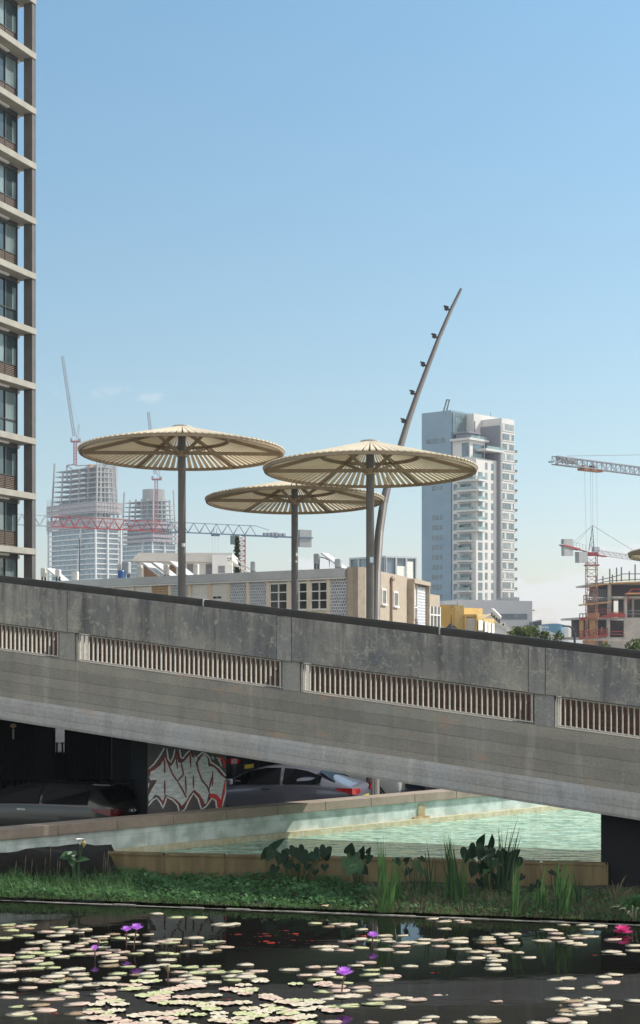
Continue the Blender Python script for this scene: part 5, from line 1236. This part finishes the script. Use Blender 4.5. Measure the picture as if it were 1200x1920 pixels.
# column-shaped conifer in front of the red crane mast
cf = P(444.5,0,140); t = thing('conifer', 'dark conifer rising beside the red crane mast above the roofs', 'tree', (cf.x,140,-.6)); rng = np.random.default_rng(9)
zt = P(0,1012,140).z+.6; z0_ = P(0,1085,140).z
MB().tube([(0,0,0),(0,0,zt)], [.2,.03], 6).build('trunk', M_bark, t); cr = MB(); z = z0_-1
while z < zt:
    r = .15+ (zt-z)/(zt-z0_)*.36
    for k in range(9):
        a = k*.7+z*2.1; L0 = r*(.6+.6*rng.random())
        for q in range(9):
            f = (q+.5)/9; p = Vector((math.cos(a)*L0*f, math.sin(a)*L0*f, z+.35*f*f)); leaf_cloud(cr, [p+Vector(rng.normal(size=3))*.05], .10, rng)
    z += .16
cr.build('crown', leafmat('conifer_leaf', (.05,.06,.025), (.025,.03,.015), .2), t)

# ------------------------------------------------------------------ planting bed
def bed_pt(px, t):       # t = 0 at the pond edge, 1 at the yellow wall
    q = (px-600)/F_PX; y0 = 25.57/(1+.2175*q); y1 = (28.4-.154*q*0)/(1+.154*q); Y = y0+.12+(y1-y0-.15)*t
    return Vector((q*Y, Y, bed_z(q*Y, t*.75)))
rng = np.random.default_rng(11)
M_grass = leafmat('grass_blades', (.13,.23,.085), (.08,.145,.06), .35); M_clover = leafmat('clover_leaves', (.10,.21,.08), (.05,.12,.045), .35); M_dry = leafmat('dry_stalks', (.27,.225,.145), (.15,.125,.08), .2)
gc = MB()
for i in range(15000):
    px = rng.uniform(-60, 1250); t = rng.random()
    if px > 700 and rng.random() > (.35 if px < 1000 else .30): continue
    if px > 640 and t > .75: continue
    if px < 700 and t > .95 and rng.random() < .5: continue
    p = bed_pt(px, t); h = .03+.10*rng.random()**2; p.z += h+.03*math.sin(p.x*5+t*7); r = .022+.022*rng.random()
    n = Vector((rng.normal()*.5, rng.normal()*.5, 1)).normalized(); a = n.orthogonal().normalized(); b = n.cross(a)
    gc.add([p+a*r, p+(a*.5+b*.85)*r, p+(-a*.5+b*.85)*r, p-a*r, p+(-a*.5-b*.85)*r, p+(a*.5-b*.85)*r], [(0,1,2,3,4,5)])
o = gc.build('ground_cover', M_clover); o['kind'] = 'stuff'
def blade(mb, p, h, w_, lean, az, n=4, mi=0):
    d = Vector((math.cos(az), math.sin(az), 0)); s = Vector((-d.y*.9+.3, d.x*.3, 0)).normalized(); vs = []
    for i in range(n+1):
        f = i/n; c = p+d*lean*h*f*f+Vector((0,0,h*f*(1-.25*lean*f))); ww = w_*(1-f)**.6*(.75+.25*math.sin(math.pi*min(1,f*1.5)))
        vs += [c-s*ww/2, c+s*ww/2]
    mb.add(vs, [(2*i,2*i+1,2*i+3,2*i+2) for i in range(n)], mi)
gr = MB()
for i in range(9000):
    px = rng.uniform(-60, 1250); t = rng.random()
    m = .9 if px < 250 else (.55 if px < 430 else (.22 if px < 650 else .35))
    if rng.random() > m: continue
    p = bed_pt(px, t*.85); blade(gr, p, (.10+.20*rng.random())*(1.25 if px < 250 else .75), .009+.006*rng.random(), rng.uniform(.1,.7), rng.uniform(0,6.28), 3, 0 if rng.random() < .85 or px < 650 else 1)
for i in range(2600):
    px = rng.uniform(-60, 1250); p = bed_pt(px, rng.uniform(-.035, .05)); p.z = max(p.z, .02)
    blade(gr, p, .04+.11*rng.random()**1.5, .011, rng.uniform(.4,1.3), rng.uniform(3.6,5.8), 3, 0 if rng.random() < (.9 if px < 650 else .6) else 1)
o = gr.build('grass', [M_grass, M_dry]); o['kind'] = 'stuff'
dr = MB()
for i in range(5200):
    px = rng.uniform(690, 1210); t = rng.uniform(.0, .7); p = bed_pt(px, t); p.z += .06*rng.random()
    az = rng.uniform(0,6.28); blade(dr, p, .06+.16*rng.random(), .010, rng.uniform(.6,1.6), az, 3, 0 if rng.random() < .6 else 1)
o = dr.build('dead_stalks', [M_dry, M_grass]); o['kind'] = 'stuff'
# seed spikes of the tall grass at far left
sp_ = MB()
for px, h in ((48,.42),(60,.36),(95,.62),(108,.36),(112,.34),(195,.5),(203,.55),(198,.4),(30,.3),(85,.4)):
    p = bed_pt(px-3, .55); sp_.tube([p, p+Vector((.02,0,h*.7)), p+Vector((.03,0,h))], [.003,.004,.008], 5); sp_.tube([p+Vector((.03,0,h)), p+Vector((.035,0,h+.10))], [.010,.002], 5)
sp_.build('grass_spikes', M_dry)['kind'] = 'stuff'

M_taro = leafmat('taro_leaf', (.022,.050,.024), (.012,.030,.016), .18, .6); M_taro2 = leafmat('taro_leaf_light', (.085,.17,.075), (.05,.10,.05), .3, .45); M_stem = leafmat('plant_stem', (.08,.12,.05), (.05,.07,.035), .15)
def heart(mb, base, tip, w_, face, mi=0, cup=.12):
    """heart-shaped blade from base (stalk joint) to tip"""
    base, tip = Vector(base), Vector(tip); d = tip-base; L = d.length; d.normalize(); s = d.cross(Vector(face)).normalized(); n = s.cross(d)
    out = [(0.0,.0),(-.16,.10),(-.24,.26),(-.17,.43),(.05,.50),(.30,.46),(.55,.34),(.78,.18),(1.0,.0)]
    vs = [base]; mid = []
    ctr = [base + d*L*f + n*(-cup*L*(f-.4)**2) for f in (0,.25,.5,.75,1.0)]
    fs = []
    for sg in (1, -1):
        b0 = len(vs)
        for f, wv in out: vs.append(base+d*L*f+s*w_*wv*sg+n*(cup*w_*abs(wv)*1.2-cup*L*max(0,f)**2*.8))
        c0 = len(vs)
        for f in (0,.3,.6,1.0): vs.append(base+d*L*f-n*(cup*L*f*f*.8))
        q = [b0+i for i in range(9)]; c = [c0+i for i in range(4)]
        F_ = [(c[0],q[0],q[1],q[2]),(c[0],q[2],q[3],q[4]),(c[0],q[4],q[5],c[1]),(c[1],q[5],q[6],c[2]),(c[2],q[6],q[7],c[3])]
        fs += [f if sg > 0 else f[::-1] for f in F_]
    mb.add(vs, fs, mi)
def taro(label, px0, base, leaves, Yoff=0.0, light=()):
    """leaves: (px,py of joint, px,py of tip, width px)"""
    b = bed_pt(px0, base); t = thing('taro_plant', label, 'plant', b); st = MB(); lf = MB(); Y = b.y
    for i, (x0, y0, x1, y1, wp) in enumerate(leaves):
        dy = rng.uniform(-.28,.28); u = (Y+dy)/F_PX
        J = P(x0,y0,Y+dy); T = P(x1,y1,Y+dy-.05-.12*rng.random()); ro = b+Vector(((x0-px0)*u*.22,dy*.3,0))
        mid = (ro+J)/2+Vector(((ro.x-J.x)*.12,0,.06)); st.tube([ro,mid,J], [.014,.011,.008], 6)
        heart(lf, J, T, wp*u, (rng.uniform(-.4,.4),-1,rng.uniform(.2,.7)), 1 if i in light else 0)
    st.build('stalks', M_stem, t, world=True); lf.build('leaves', [M_taro, M_taro2], t, world=True, smooth=True); return t
taro('dark big-leaved taro clump against the middle of the yellow wall', 560, .8, [(510,1590,534,1571,15),(504,1596,488,1612,20),(511,1595,500,1615,22),(527,1600,540,1617,26),(543,1592,558,1609,20),(566,1600,572,1622,26),(580,1604,592,1616,24),(588,1598,598,1612,26),(609,1606,622,1588,20),(611,1590,606,1612,24),(540,1618,545,1631,18),(554,1622,558,1634,16),(516,1626,508,1644,18),(609,1623,609,1633,16),(592,1632,588,1642,14),(577,1622,576,1632,14),(528,1604,522,1622,22),(560,1590,570,1606,20)])
taro('broad green-leaved taro clump between the yellow wall and the first reeds', 672, .62, [(655,1598,660,1580,22),(664,1600,656,1620,26),(650,1612,640,1628,20),(676,1606,682,1586,16),(690,1600,695,1588,12),(668,1618,676,1640,26),(660,1626,650,1642,24),(688,1612,700,1604,18),(680,1628,690,1640,18)], light=(1,2,5,6))
taro('large dark taro clump with tall heart leaves in front of the pool', 920, .62, [(876,1594,872,1618,26),(892,1588,884,1612,26),(900,1584,908,1564,18),(906,1588,897,1612,28),(920,1586,924,1564,16),(918,1592,916,1612,24),(930,1600,940,1618,20),(950,1612,942,1590,22),(962,1606,975,1592,20),(966,1610,964,1632,32),(908,1634,904,1614,22),(924,1612,905,1640,28),(890,1622,884,1646,24),(942,1626,950,1648,22),(958,1630,948,1654,20),(952,1660,962,1672,20),(930,1640,936,1660,20),(980,1642,972,1652,12),(900,1650,908,1668,18)], light=(11,15))
taro('small dark taro low beside the right end of the yellow wall', 1036, .72, [(1032,1634,1042,1642,12),(1044,1638,1052,1630,10),(1012,1654,1006,1666,14),(1000,1660,996,1672,14),(1048,1650,1056,1660,10)])
taro('small leafy plant with pale yellowing leaves between the reeds and the wall', 775, .66, [(742,1612,752,1622,14),(760,1616,768,1608,12),(780,1618,790,1640,14),(788,1608,798,1616,12),(768,1630,760,1642,14),(795,1632,803,1644,12)], light=(2,5))
M_reed = leafmat('reed_blade', (.10,.205,.065), (.06,.125,.045), .35); M_reed2 = leafmat('dark_reed', (.05,.095,.045), (.03,.055,.03), .25)
def reeds(label, px0, pt, spans, n, dark=0.0, w_=.030):
    b = bed_pt(px0, pt); t = thing('reed_clump', label, 'reeds', b, 0, 'reeds along the pond edge'); m = MB()
    for i in range(int(n*1.5)):
        xb, xt, yt = spans[int(rng.integers(len(spans)))]; Y = b.y+rng.uniform(-.12,.12); u = Y/F_PX
        base = Vector(((xb+rng.uniform(-7,7)-600)*u, Y, b.z-.02)); top = P(xt+rng.uniform(-7,7), yt+abs(rng.normal())*34, Y+rng.uniform(-.1,.1))
        w0 = w_*(.7+.5*rng.random()); vs = []; k = 5
        for j in range(k+1):
            f = j/k; c = base.lerp(top, f)+Vector(((base.x-top.x)*.25*math.sin(math.pi*f),0,0)); ww = w0*(1-f**2.2)+.002; tw = rng.uniform(-.2,.2)
            vs += [c+Vector((-ww/2, tw*ww, 0)), c+Vector((ww/2, -tw*ww, 0))]
        m.add(vs, [(2*j,2*j+1,2*j+3,2*j+2) for j in range(k)], 1 if rng.random() < dark else 0)
    m.build('blades', [M_reed, M_reed2], t, world=True); return t
reeds('tall green reed clump on the kerb, leftmost of the reeds', 722, .02, [(716,712,1565),(722,718,1575),(728,724,1590),(735,740,1600),(716,708,1590)], 26)
reeds('thin reed clump just right of the leftmost reeds', 745, .22, [(745,748,1610),(742,752,1600)], 9)
reeds('wide green reed clump with tall dark tips left of the big taro', 850, .30, [(848,838,1560),(856,842,1575),(862,868,1590),(844,826,1580),(868,872,1610),(850,846,1555)], 30, .2)
reeds('sparse dark reed group with bare tall tips between two taro clumps', 806, .45, [(804,797,1540),(802,802,1570),(812,818,1590),(798,790,1600)], 10, .8, .02)
reeds('tall dark spear reeds rising above the big taro against the pool', 944, .55, [(940,940,1540),(946,958,1545),(950,978,1520),(936,944,1560),(952,974,1548),(930,938,1580)], 11, 1.0, .034)
reeds('single pale reed bunch with an arching blade on the kerb', 968, .04, [(968,966,1605),(970,974,1602),(966,990,1672),(968,984,1600)], 9, 0, .026)
reeds('slim reed clump left of the densest reeds', 1020, .08, [(1018,1022,1615),(1022,1026,1635),(1004,1008,1640),(1016,1016,1640),(998,1002,1655)], 15)
reeds('dense bright green reed clump, rightmost of the tall ones', 1052, .05, [(1050,1044,1612),(1054,1062,1598),(1056,1070,1600),(1048,1052,1600),(1060,1068,1630)], 32, .1)
reeds('fine dark reed clump behind the densest reeds', 1078, .3, [(1076,1072,1610),(1082,1090,1625),(1080,1080,1640)], 12, .6, .02)
def tuft(label, px0, pt, tips, mats, wv, catn='grass tuft'):
    b = bed_pt(px0, pt); t = thing('grass_tuft', label, catn, b); m = MB()
    for (xt, yt) in tips:
        Y = b.y+rng.uniform(-.1,.1); top = P(xt, yt, Y-.1); base = b+Vector((rng.uniform(-.04,.04),0,0)); vs = []
        for j in range(6):
            f = j/5; c = base.lerp(top, f)+Vector((0,0,.10*math.sin(math.pi*f))); ww = wv*(1-f**1.6)+.003; vs += [c+Vector((-ww*.5,0,ww*.3)), c+Vector((ww*.5,0,-ww*.3))]
        m.add(vs, [(2*j,2*j+1,2*j+3,2*j+2) for j in range(5)])
    m.build('blades', mats, t, world=True); return t
tuft('splayed dry grass tuft in front of the dark abutment', 1156, .45, [(1128,1655),(1146,1650),(1160,1655),(1172,1648),(1200,1662),(1195,1672),(1130,1690),(1168,1665),(1175,1641),(1205,1680)], M_dry, .026)
tuft('pale straw-coloured tuft hanging over the kerb at the right edge', 1190, .02, [(1142,1702),(1148,1698),(1160,1706),(1176,1715),(1186,1700),(1198,1704)], leafmat('straw', (.42,.40,.30), (.28,.26,.18), .2), .022)
bu = thing('small_bush', 'small bright green bush at the right edge of the bed', 'plant', bed_pt(1190,.15)); b = bed_pt(1190,.15); m = MB()
pts = [b+Vector((rng.normal()*.14, rng.normal()*.1, .12+abs(rng.normal())*.09)) for _ in range(160)]; leaf_cloud(m, pts, .06, rng)
m.build('foliage', M_reed, bu, world=True)
# white arum lily at left
b = bed_pt(146,.45); ca = thing('arum_lily', 'arum lily with one white and one fading flower on tall stalks at left', 'plant', b); Y = b.y
st = MB(); lf = MB()
for (x, y) in ((150,1574),(156,1580)): st.tube([b+Vector(((x-150)*.012,0,0)), P(148,1620,Y), P(x,y,Y)], [.014,.011,.009], 6)
for (x0,y0,x1,y1,wp) in ((130,1604,111,1608,22),(134,1600,144,1601,18),(138,1606,122,1600,22),(148,1612,168,1610,16),(134,1612,138,1626,16)):
    u = Y/F_PX; J = P(x0,y0,Y); st.tube([b, P((x0+143)/2,1632,Y), J], [.014,.011,.008], 6); heart(lf, J, P(x1,y1,Y-.1), wp*u, (.2,-.7,.9), 0)
st.build('stalks', M_taro2, ca, world=True); lf.build('leaves', M_taro2, ca, world=True, smooth=True)
f = MB(); c = P(150,1574,Y); f.lathe([(.008,-.10),(.022,-.04),(.05,.0),(.075,.012),(.06,.004),(.02,-.04)], 14, c=tuple(c), cap=False); f.build('flower', mat('white_petal', (.80,.78,.70), .6), ca, world=True)
f = MB(); c = P(157,1581,Y); f.lathe([(.006,-.08),(.03,-.03),(.04,.01),(.02,.05)], 12, c=tuple(c), cap=False); f.build('faded_flower', mat('faded_petal', (.40,.33,.15), .7), ca, world=True)

# ------------------------------------------------------------------ lily pads, flowers, fish
def water_pt(px, py): Y = EYE*F_PX/(py-HOR); return Vector(((px-600)/F_PX*Y, Y, 0))
PADM = []
for nme, c1, c2 in (('cream_pad', (.63,.54,.39), (.53,.45,.31)), ('pink_pad', (.63,.48,.38), (.53,.38,.29)), ('green_pad', (.58,.57,.33), (.45,.46,.23)), ('pale_pad', (.67,.59,.45), (.57,.49,.36))):
    PADM.append(mat(nme, c1, .45, c2, scale=14, detail=4, bump=.15))
def padmesh(seed, m):
    r_ = random.Random(seed); n = 26; mb = MB(); nt_ = r_.uniform(.10,.22); top = []; ph = r_.uniform(0,6)
    for ring, (rr_, z) in enumerate(((.0,.004),(.55,.004),(1.0,.005))):
        for i in range(n+1):
            a = nt_ + (2*math.pi-2*nt_)*i/n; k = rr_*(1+(.02*math.sin(5*a+ph)+.012*math.sin(13*a+ph*2) if ring == 2 else 0))
            zz_ = z+(.007*max(0,math.sin(3*a+ph)) + .003*math.sin(13*a+ph) if ring == 2 else .0)
            top.append((k*math.cos(a), k*math.sin(a), zz_ if ring == 2 else z))
    fs = []
    for r0 in (0, 1):
        for i in range(n): a = r0*(n+1)+i; fs.append((a, a+n+1, a+n+2, a+1))
    b0 = len(top); bot = [(x, y, .001) for x, y, z in top[2*(n+1):]]
    fs += [(2*(n+1)+i, b0+i, b0+i+1, 2*(n+1)+i+1) for i in range(n)]
    mb.add(top+bot, fs); o = mb.build('lily_pad', m, smooth=True); return o
PADM.append(mat('bronze_pad', (.40,.27,.17), .5, (.26,.20,.10), scale=10))
PROT = [padmesh(k, PADM[k % 4] if k < 8 else PADM[4]) for k in range(9)]
PL = 'round floating lily pad, cream to pale green in the sun, on the dark pond'
pads = []
c1 = [(55,218),(225,217),(55,240),(155,229),(85,260),(205,246),(130,300),(185,301),(25,320),(260,350),(310,342),(445,237),(345,270),(470,262),(530,250),(635,255),(480,275),(595,280),(415,298),(470,345),(390,365),(615,357),(750,308),(845,290),(640,324),(770,325),(770,352),(690,340),(560,376),(230,400),(400,390),(510,392),(640,405),(400,420),(180,427),(265,432),(190,458),(285,468),(240,490),(370,443),(450,458),(590,440),(680,437),(770,388),(335,513),(395,538),(555,550),(450,580),(395,605),(590,590),(1110,292),(990,295),(900,320),(1000,350),(1130,358),(1090,410),(850,408),(760,430),(830,450),(920,425),(1020,435),(880,470),(810,495),(820,525),(960,532),(1120,530),(1150,555),(880,585),(1010,595),(1090,585),(1110,608),(30,450),(25,472),(110,500),(40,505),(50,530),(160,550),(270,545),(35,562),(70,637),(230,634),(330,642),(430,640),(500,625),(620,625),(530,680),(205,692),(670,670),(420,716),(50,730),(60,762),(235,775),(390,777),(500,735),(530,760),(730,740),(290,822),(570,815),(690,858),(575,882),(230,922),(640,915),(150,887),(330,860),(120,835),(780,660),(840,620),(940,705),(800,712),(1050,690),(920,668)]
pads += [(x/4, 1680+y/4) for x, y in c1]
c2 = [(115,162),(290,163),(440,215),(490,221),(550,213),(1160,208),(-25,133),(255,315),(90,328),(80,353),(20,345),(380,348),(440,345),(165,378),(280,374),(300,400),(485,384),(215,418),(340,426),(410,412),(30,432),(100,440),(50,483),(640,520),(230,535),(390,530),(360,553),(425,573),(140,573),(20,520),(95,530),(970,557),(1150,538),(720,565),(560,570),(650,585),(530,603),(640,607),(545,634),(740,628),(400,650),(1080,598),(1170,595),(1160,628),(270,575),(190,600),(260,620),(120,635),(230,645),(1185,385)]
pads += [(300+x/4, 1680+y/4) for x, y in c2]
c3 = [(840,175),(930,190),(1040,185),(1085,198),(935,248),(65,232),(135,212),(215,215),(175,225),(312,255),(480,298),(612,298),(205,342),(300,325),(390,335),(490,327),(515,345),(645,352),(780,330),(760,355),(880,332),(975,330),(1040,320),(1035,345),(905,380),(1065,402),(1170,422),(605,380),(480,403),(605,423),(300,390),(60,382),(50,405),(175,410),(70,535),(270,526),(385,560),(370,590),(505,545),(675,528),(525,605),(460,635),(935,500),(900,512),(1085,500),(1170,470),(50,570),(30,592),(135,612),(200,655),(120,680),(300,690),(310,715),(140,715),(150,758),(240,748),(30,720),(40,775),(450,777),(510,750),(615,770),(720,782),(400,812),(545,840),(80,830),(210,825),(830,910),(775,935),(640,955),(385,952),(85,950),(1050,950),(1160,915),(815,962),(350,500)]
pads += [(600+x/4, 1680+y/4) for x, y in c3]
c4_ = [(630,218),(770,218),(890,226),(800,254),(517,258),(570,285),(570,320),(720,298),(735,315),(815,305),(465,338),(640,343),(695,358),(745,370),(150,293),(255,288),(200,312),(235,330),(240,355),(50,312),(50,327),(50,352),(995,330),(110,400),(180,418),(290,425),(365,463),(20,422),(90,450),(90,470),(130,488),(100,520),(115,550),(985,422),(1045,437),(1160,372),(1160,412),(560,630),(645,620),(635,698),(840,690),(925,612),(1000,595),(965,650),(580,775),(690,790),(800,770),(890,782),(810,803),(725,822),(860,835),(775,855),(645,860),(650,892),(785,880),(925,858),(1010,828),(1180,790),(125,795),(595,937),(730,957),(40,915),(60,940),(430,957),(130,198)]
pads += [(900+x/4, 1680+y/4) for x, y in c4_]
nexp = len(pads)
holes = [(400,1858,20,9),(432,1891,9,8),(165,1857,18,6),(575,1868,16,9),(60,1868,30,6),(30,1848,20,5)]
def ok(x, y, dmin):
    for hx, hy, rx, ry in holes:
        if ((x-hx)/rx)**2+((y-hy)/ry)**2 < 1: return False
    return all(((x-a)/1.0)**2+((y-b)*2.6)**2 > dmin*dmin for a, b in pads)
tries = 0
while len(pads) < 300 and tries < 60000:
    tries += 1
    x = rnd.uniform(130, 615) if rnd.random() < .85 else rnd.uniform(0, 130); y = rnd.uniform(1838, 1924)
    if x < 200 and y > 1902 and rnd.random() < .8: continue
    if ok(x, y, 17 if x > 200 else 24): pads.append((x, y))
order = sorted(range(len(pads)), key=lambda i: -pads[i][1])
used = set()
for i, (x, y) in enumerate(pads[:300]):
    k = rnd.randrange(8) if rnd.random() > .06 else 8
    if x > 700 and k != 8: k = rnd.choice((0,3,4,7,0,3,1))
    if k in used: o = PROT[k].copy(); COL.objects.link(o)
    else: o = PROT[k]; used.add(k)
    w0 = water_pt(x, y); s = (rnd.uniform(.105,.150) if rnd.random() > .2 else rnd.uniform(.07,.105))*(1.06 if y > 1820 else 1.0)
    w0.z = .0009*(i % 9); o.location = w0; o.rotation_euler = (jit(.03), jit(.03), rnd.choice((0, math.pi))+jit(.35)); o.scale = (s*rnd.uniform(1.0,1.12), s*rnd.uniform(.62,.78), 1.0)
    tag(o, PL, 'lily pad', 'lily pads on the pond')
extra = MB(); cnt = 0; tries = 0
while cnt < 105 and tries < 40000:
    tries += 1; x = rnd.uniform(170, 625); y = rnd.uniform(1840, 1928)
    if not ok(x, y, 9): continue
    w0 = water_pt(x, y); s = rnd.uniform(.10,.15); a0 = rnd.uniform(0, 6.28); n = 20; b0 = w0+Vector((0,0,.016))
    extra.add([tuple(b0)]+[tuple(b0+Vector((s*math.cos(a0+.15+5.98*q/n)*(1+.012*math.sin(q*1.3)), s*.76*math.sin(a0+.15+5.98*q/n), .006*math.sin(q*1.9)))) for q in range(n+1)], [(0,q+1,q+2) for q in range(n)], rnd.randrange(4)); cnt += 1; pads.append((x, y))
o = extra.build('lily_pad_cover', PADM); o['kind'] = 'stuff'; tag(o, 'smaller overlapping lily pads filling the densest part of the pond', 'lily pads')
# water lilies
M_pur = leafmat('purple_petal', (.66,.30,.86), (.52,.18,.76), .4); M_pink = leafmat('pink_petal', (.72,.10,.32), (.60,.05,.24), .4); M_lst = mat('lily_stem', (.13,.06,.05), .6); M_stam = mat('yellow_stamens', (.6,.38,.05), .7); M_bud = mat('lily_bud', (.20,.15,.08), .7)
def water_lily(px, py, top, label, petals=18, r=.10, pm=None, cup=.75, lean=0):
    b = water_pt(px, py); t = thing('water_lily', label, 'water lily', b, 0, 'open water lilies'); r *= 1.22; h = max(.02, (py-top)/F_PX*b.y*.98-.06)
    MB().tube([(0,0,-.02),(lean*.4,0,h*.6),(lean,0,h)], .011, 6).build('stem', M_lst, t)
    p = MB(); c = Vector((lean,0,h))
    for ring, (n, el, L) in enumerate(((petals,cup-.45,1.0),(petals-4,cup,.95),(petals-8,cup+.4,.8))):
        for i in range(n):
            a = 2*math.pi*(i+.5*ring)/n; d = Vector((math.cos(a)*math.cos(el), math.sin(a)*math.cos(el), math.sin(el))); s = Vector((-math.sin(a), math.cos(a), 0)); up_ = s.cross(d)
            w1 = r*.17; p.add([c+d*.01, c+d*r*L*.55+s*w1-up_*.01, c+d*r*L+up_*.015*-1, c+d*r*L*.55-s*w1-up_*.01], [(0,1,2,3)])
    p.build('petals', pm or M_pur, t)
    s = MB(); 
    for i in range(14): a = i*.9; s.tube([c, c+Vector((math.cos(a)*.02, math.sin(a)*.02, .05))], .004, 4)
    s.build('stamens', M_stam, t); return t
water_lily(237, 1774, 1738, 'purple water lily on a tall stem, left of the touching pair', 16, .085)
water_lily(251, 1779, 1735, 'purple water lily on a tall stem, right and taller of the touching pair', 18, .10, lean=.04)
water_lily(178, 1797, 1774, 'small purple water lily alone left of the touching pair', 14, .075, cup=1.0)
water_lily(698, 1772, 1749, 'purple water lily alone on the right half of the pond', 16, .09, lean=.01)
water_lily(640, 1866, 1819, 'purple water lily nearest to us on a tall reddish stem', 18, .115, lean=.04)
water_lily(1168, 1752, 1740, 'hot pink water lily low on the water at the right edge', 22, .135, M_pink, .45)
def bud(px, py, top, label):
    b = water_pt(px, py); h = (py-top)/F_PX*b.y; t = thing('lily_bud', label, 'flower bud', b, 0, 'closed water lily buds')
    MB().tube([(0,0,-.02),(0,0,h*.55)], .009, 6).build('stem', M_lst, t); MB().lathe([(.006,h*.5),(.024,h*.65),(.022,h*.8),(.003,h)], 10).build('bud', M_bud, t)
bud(185, 1774, 1758, 'small brown closed bud above the lone small purple lily'); bud(315, 1842, 1808, 'tall grey closed bud among the dense pads'); bud(1050, 1893, 1883, 'short brown bud beside the pad cluster at lower right')
# carp
M_koi = mat('orange_red_fish', (.62,.055,.018), .3, (.42,.02,.012), scale=9); M_koid = mat('dull_red_fish', (.28,.030,.014), .3, (.16,.02,.012), scale=9); M_koiw = mat('white_fish', (.72,.62,.52), .3)
def fish(px, py, lpx, az, label, group, m_=None, two=False):
    c = water_pt(px, py); L = lpx/F_PX*c.y; c.z = -.010; t = thing('carp', label, 'fish', c, az, group); b = MB(); n = 10; prof = [(.5,.02),(.42,.10),(.28,.16),(.10,.18),(-.10,.15),(-.26,.09),(-.36,.045)]
    vs = []; 
    for x, r_ in prof:
        for k in range(n): a = 2*math.pi*k/n; vs.append((x*L, r_*L*.55*math.cos(a), r_*L*.75*math.sin(a)*.6+.0))
    fs = [tuple(range(n)), tuple(reversed(range((len(prof)-1)*n, len(prof)*n)))]+[(i*n+k, (i+1)*n+k, (i+1)*n+(k+1) % n, i*n+(k+1) % n) for i in range(len(prof)-1) for k in range(n)]
    b.add(vs, fs)
    if two: b.mi = [1 if min(i_ for i_ in f) < 2*n else 0 for f in b.f]
    b.build('body', [m_ or M_koi, M_koi] if two else (m_ or M_koi), t, smooth=True)
    f = MB(); f.add([(-.34*L,0,.012),(-.52*L,.11*L,.014),(-.46*L,0,.013),(-.52*L,-.11*L,.014)], [(0,1,2,3)]); f.add([(.08*L,0,.05*L),(-.12*L,0,.045*L),(-.10*L,.0,.11*L),(.02*L,.0,.12*L)], [(0,1,2,3)])
    for s in (-1, 1): f.add([(.22*L,s*.07*L,.0),(.08*L,s*.07*L,.0),(.06*L,s*.19*L,.011),(.18*L,s*.17*L,.011)], [(0,1,2,3)])
    f.build('fins', m_ or M_koi, t); return t
GF = 'red carp in the shoal at the far side of the pond'; LF = 'dull red carp swimming in the shoal in open dark water left of centre'
for (x, y, l, a, br) in ((495,1751,24,.05,0),(505,1755,26,3.2,0),(487,1756,20,.2,0),(534,1745,22,.02,0),(552,1751,24,.03,1),(559,1754,12,1.0,1),(573,1750,8,1.3,1),(541,1759,16,.1,0),(552,1763,22,3.0,0),(584,1764,18,.15,1),(497,1765,24,.25,1),(511,1768,28,3.3,1),(467,1769,10,.9,1),(453,1771,12,2.8,0),(478,1771,16,.1,0),(444,1752,26,.03,0),(460,1743,10,2.9,0)):
    fish(x, y, l, a, LF, GF, M_koi if br else M_koid)
GO = 'red carp near the lily pads'
for (x, y, l, a, lab, m_) in ((813,1824,21,3.25,'orange-red carp in open water right of the nearest purple lily',None),(716,1809,8,1.2,'tiny red carp right of the lone purple lily reflection',None),(815,1800,18,.05,'dim red carp below the pads right of centre',M_koid),(839,1792,12,.1,'small dim red carp between two pads right of centre',M_koid),(893,1807,9,.9,'tiny red carp beside the right pad stack',None),(988,1787,11,2.7,'small red carp at the right end of the long pad row',None),(1113,1791,23,.05,'dark red carp alone at far right below the pink lily',M_koid),(58,1825,12,.2,'small red carp left of the pads at far left, the upper one',None),(88,1825,18,.1,'dim red carp just right of the upper left red carp',M_koid),(41,1863,20,.05,'bright red carp at far left between pads',None),(104,1901,24,.0,'pinkish red carp low at left',None),(199,1890,20,.15,'red carp half under the dense pads at lower left',None),(298,1871,16,.3,'red carp under the pads near the left dark gap',None),(680,1755,24,.05,'orange carp touching the lone purple lily',None),(620,1760,12,.1,'dim red carp left of the lone purple lily',M_koid),(640,1752,10,.1,'dim short red carp above the pads left of the lone purple lily',M_koid),(642,1769,14,.1,'thin red carp below a pad left of the lone purple lily',M_koid),(425,1874,26,.1,'dark red carp by the dark gap in the dense pads',M_koid),(555,1916,26,.5,'orange carp at the bottom edge of the picture',None)):
    fish(x, y, l, a, lab, GO, m_)
fish(823, 1866, 34, 3.16, 'white and red carp alone on grey water', GO, M_koiw, True)
lfm = thing('fallen_leaf', 'curled orange leaf lying on the pond kerb', 'leaf', bed_pt(603,-.04)); lm = MB()
lm.add([(-.12,0,.06),(-.03,-.05,.09),(.10,-.02,.06),(.13,.03,.085),(.0,.05,.07)], [(0,1,2),(0,2,3,4)]); lm.build('blade', mat('orange_leaf', (.60,.30,.16), .7, (.55,.45,.33), scale=20), lfm)

# ------------------------------------------------------------------ haze
hzm = bpy.data.materials.new('haze_air'); hzm.use_nodes = True; hn = hzm.node_tree; hn.nodes.clear()
pv = hn.nodes.new('ShaderNodeVolumePrincipled'); pv.inputs['Color'].default_value = (.78,.87,1.0,1); pv.inputs['Density'].default_value = HAZE_D; pv.inputs['Anisotropy'].default_value = .2
ho = hn.nodes.new('ShaderNodeOutputMaterial'); hn.links.new(pv.outputs[0], ho.inputs['Volume'])
o = MB().box(-720, 720, -60, 1420, -1.7, 216).build('haze', hzm); o['kind'] = 'stuff'
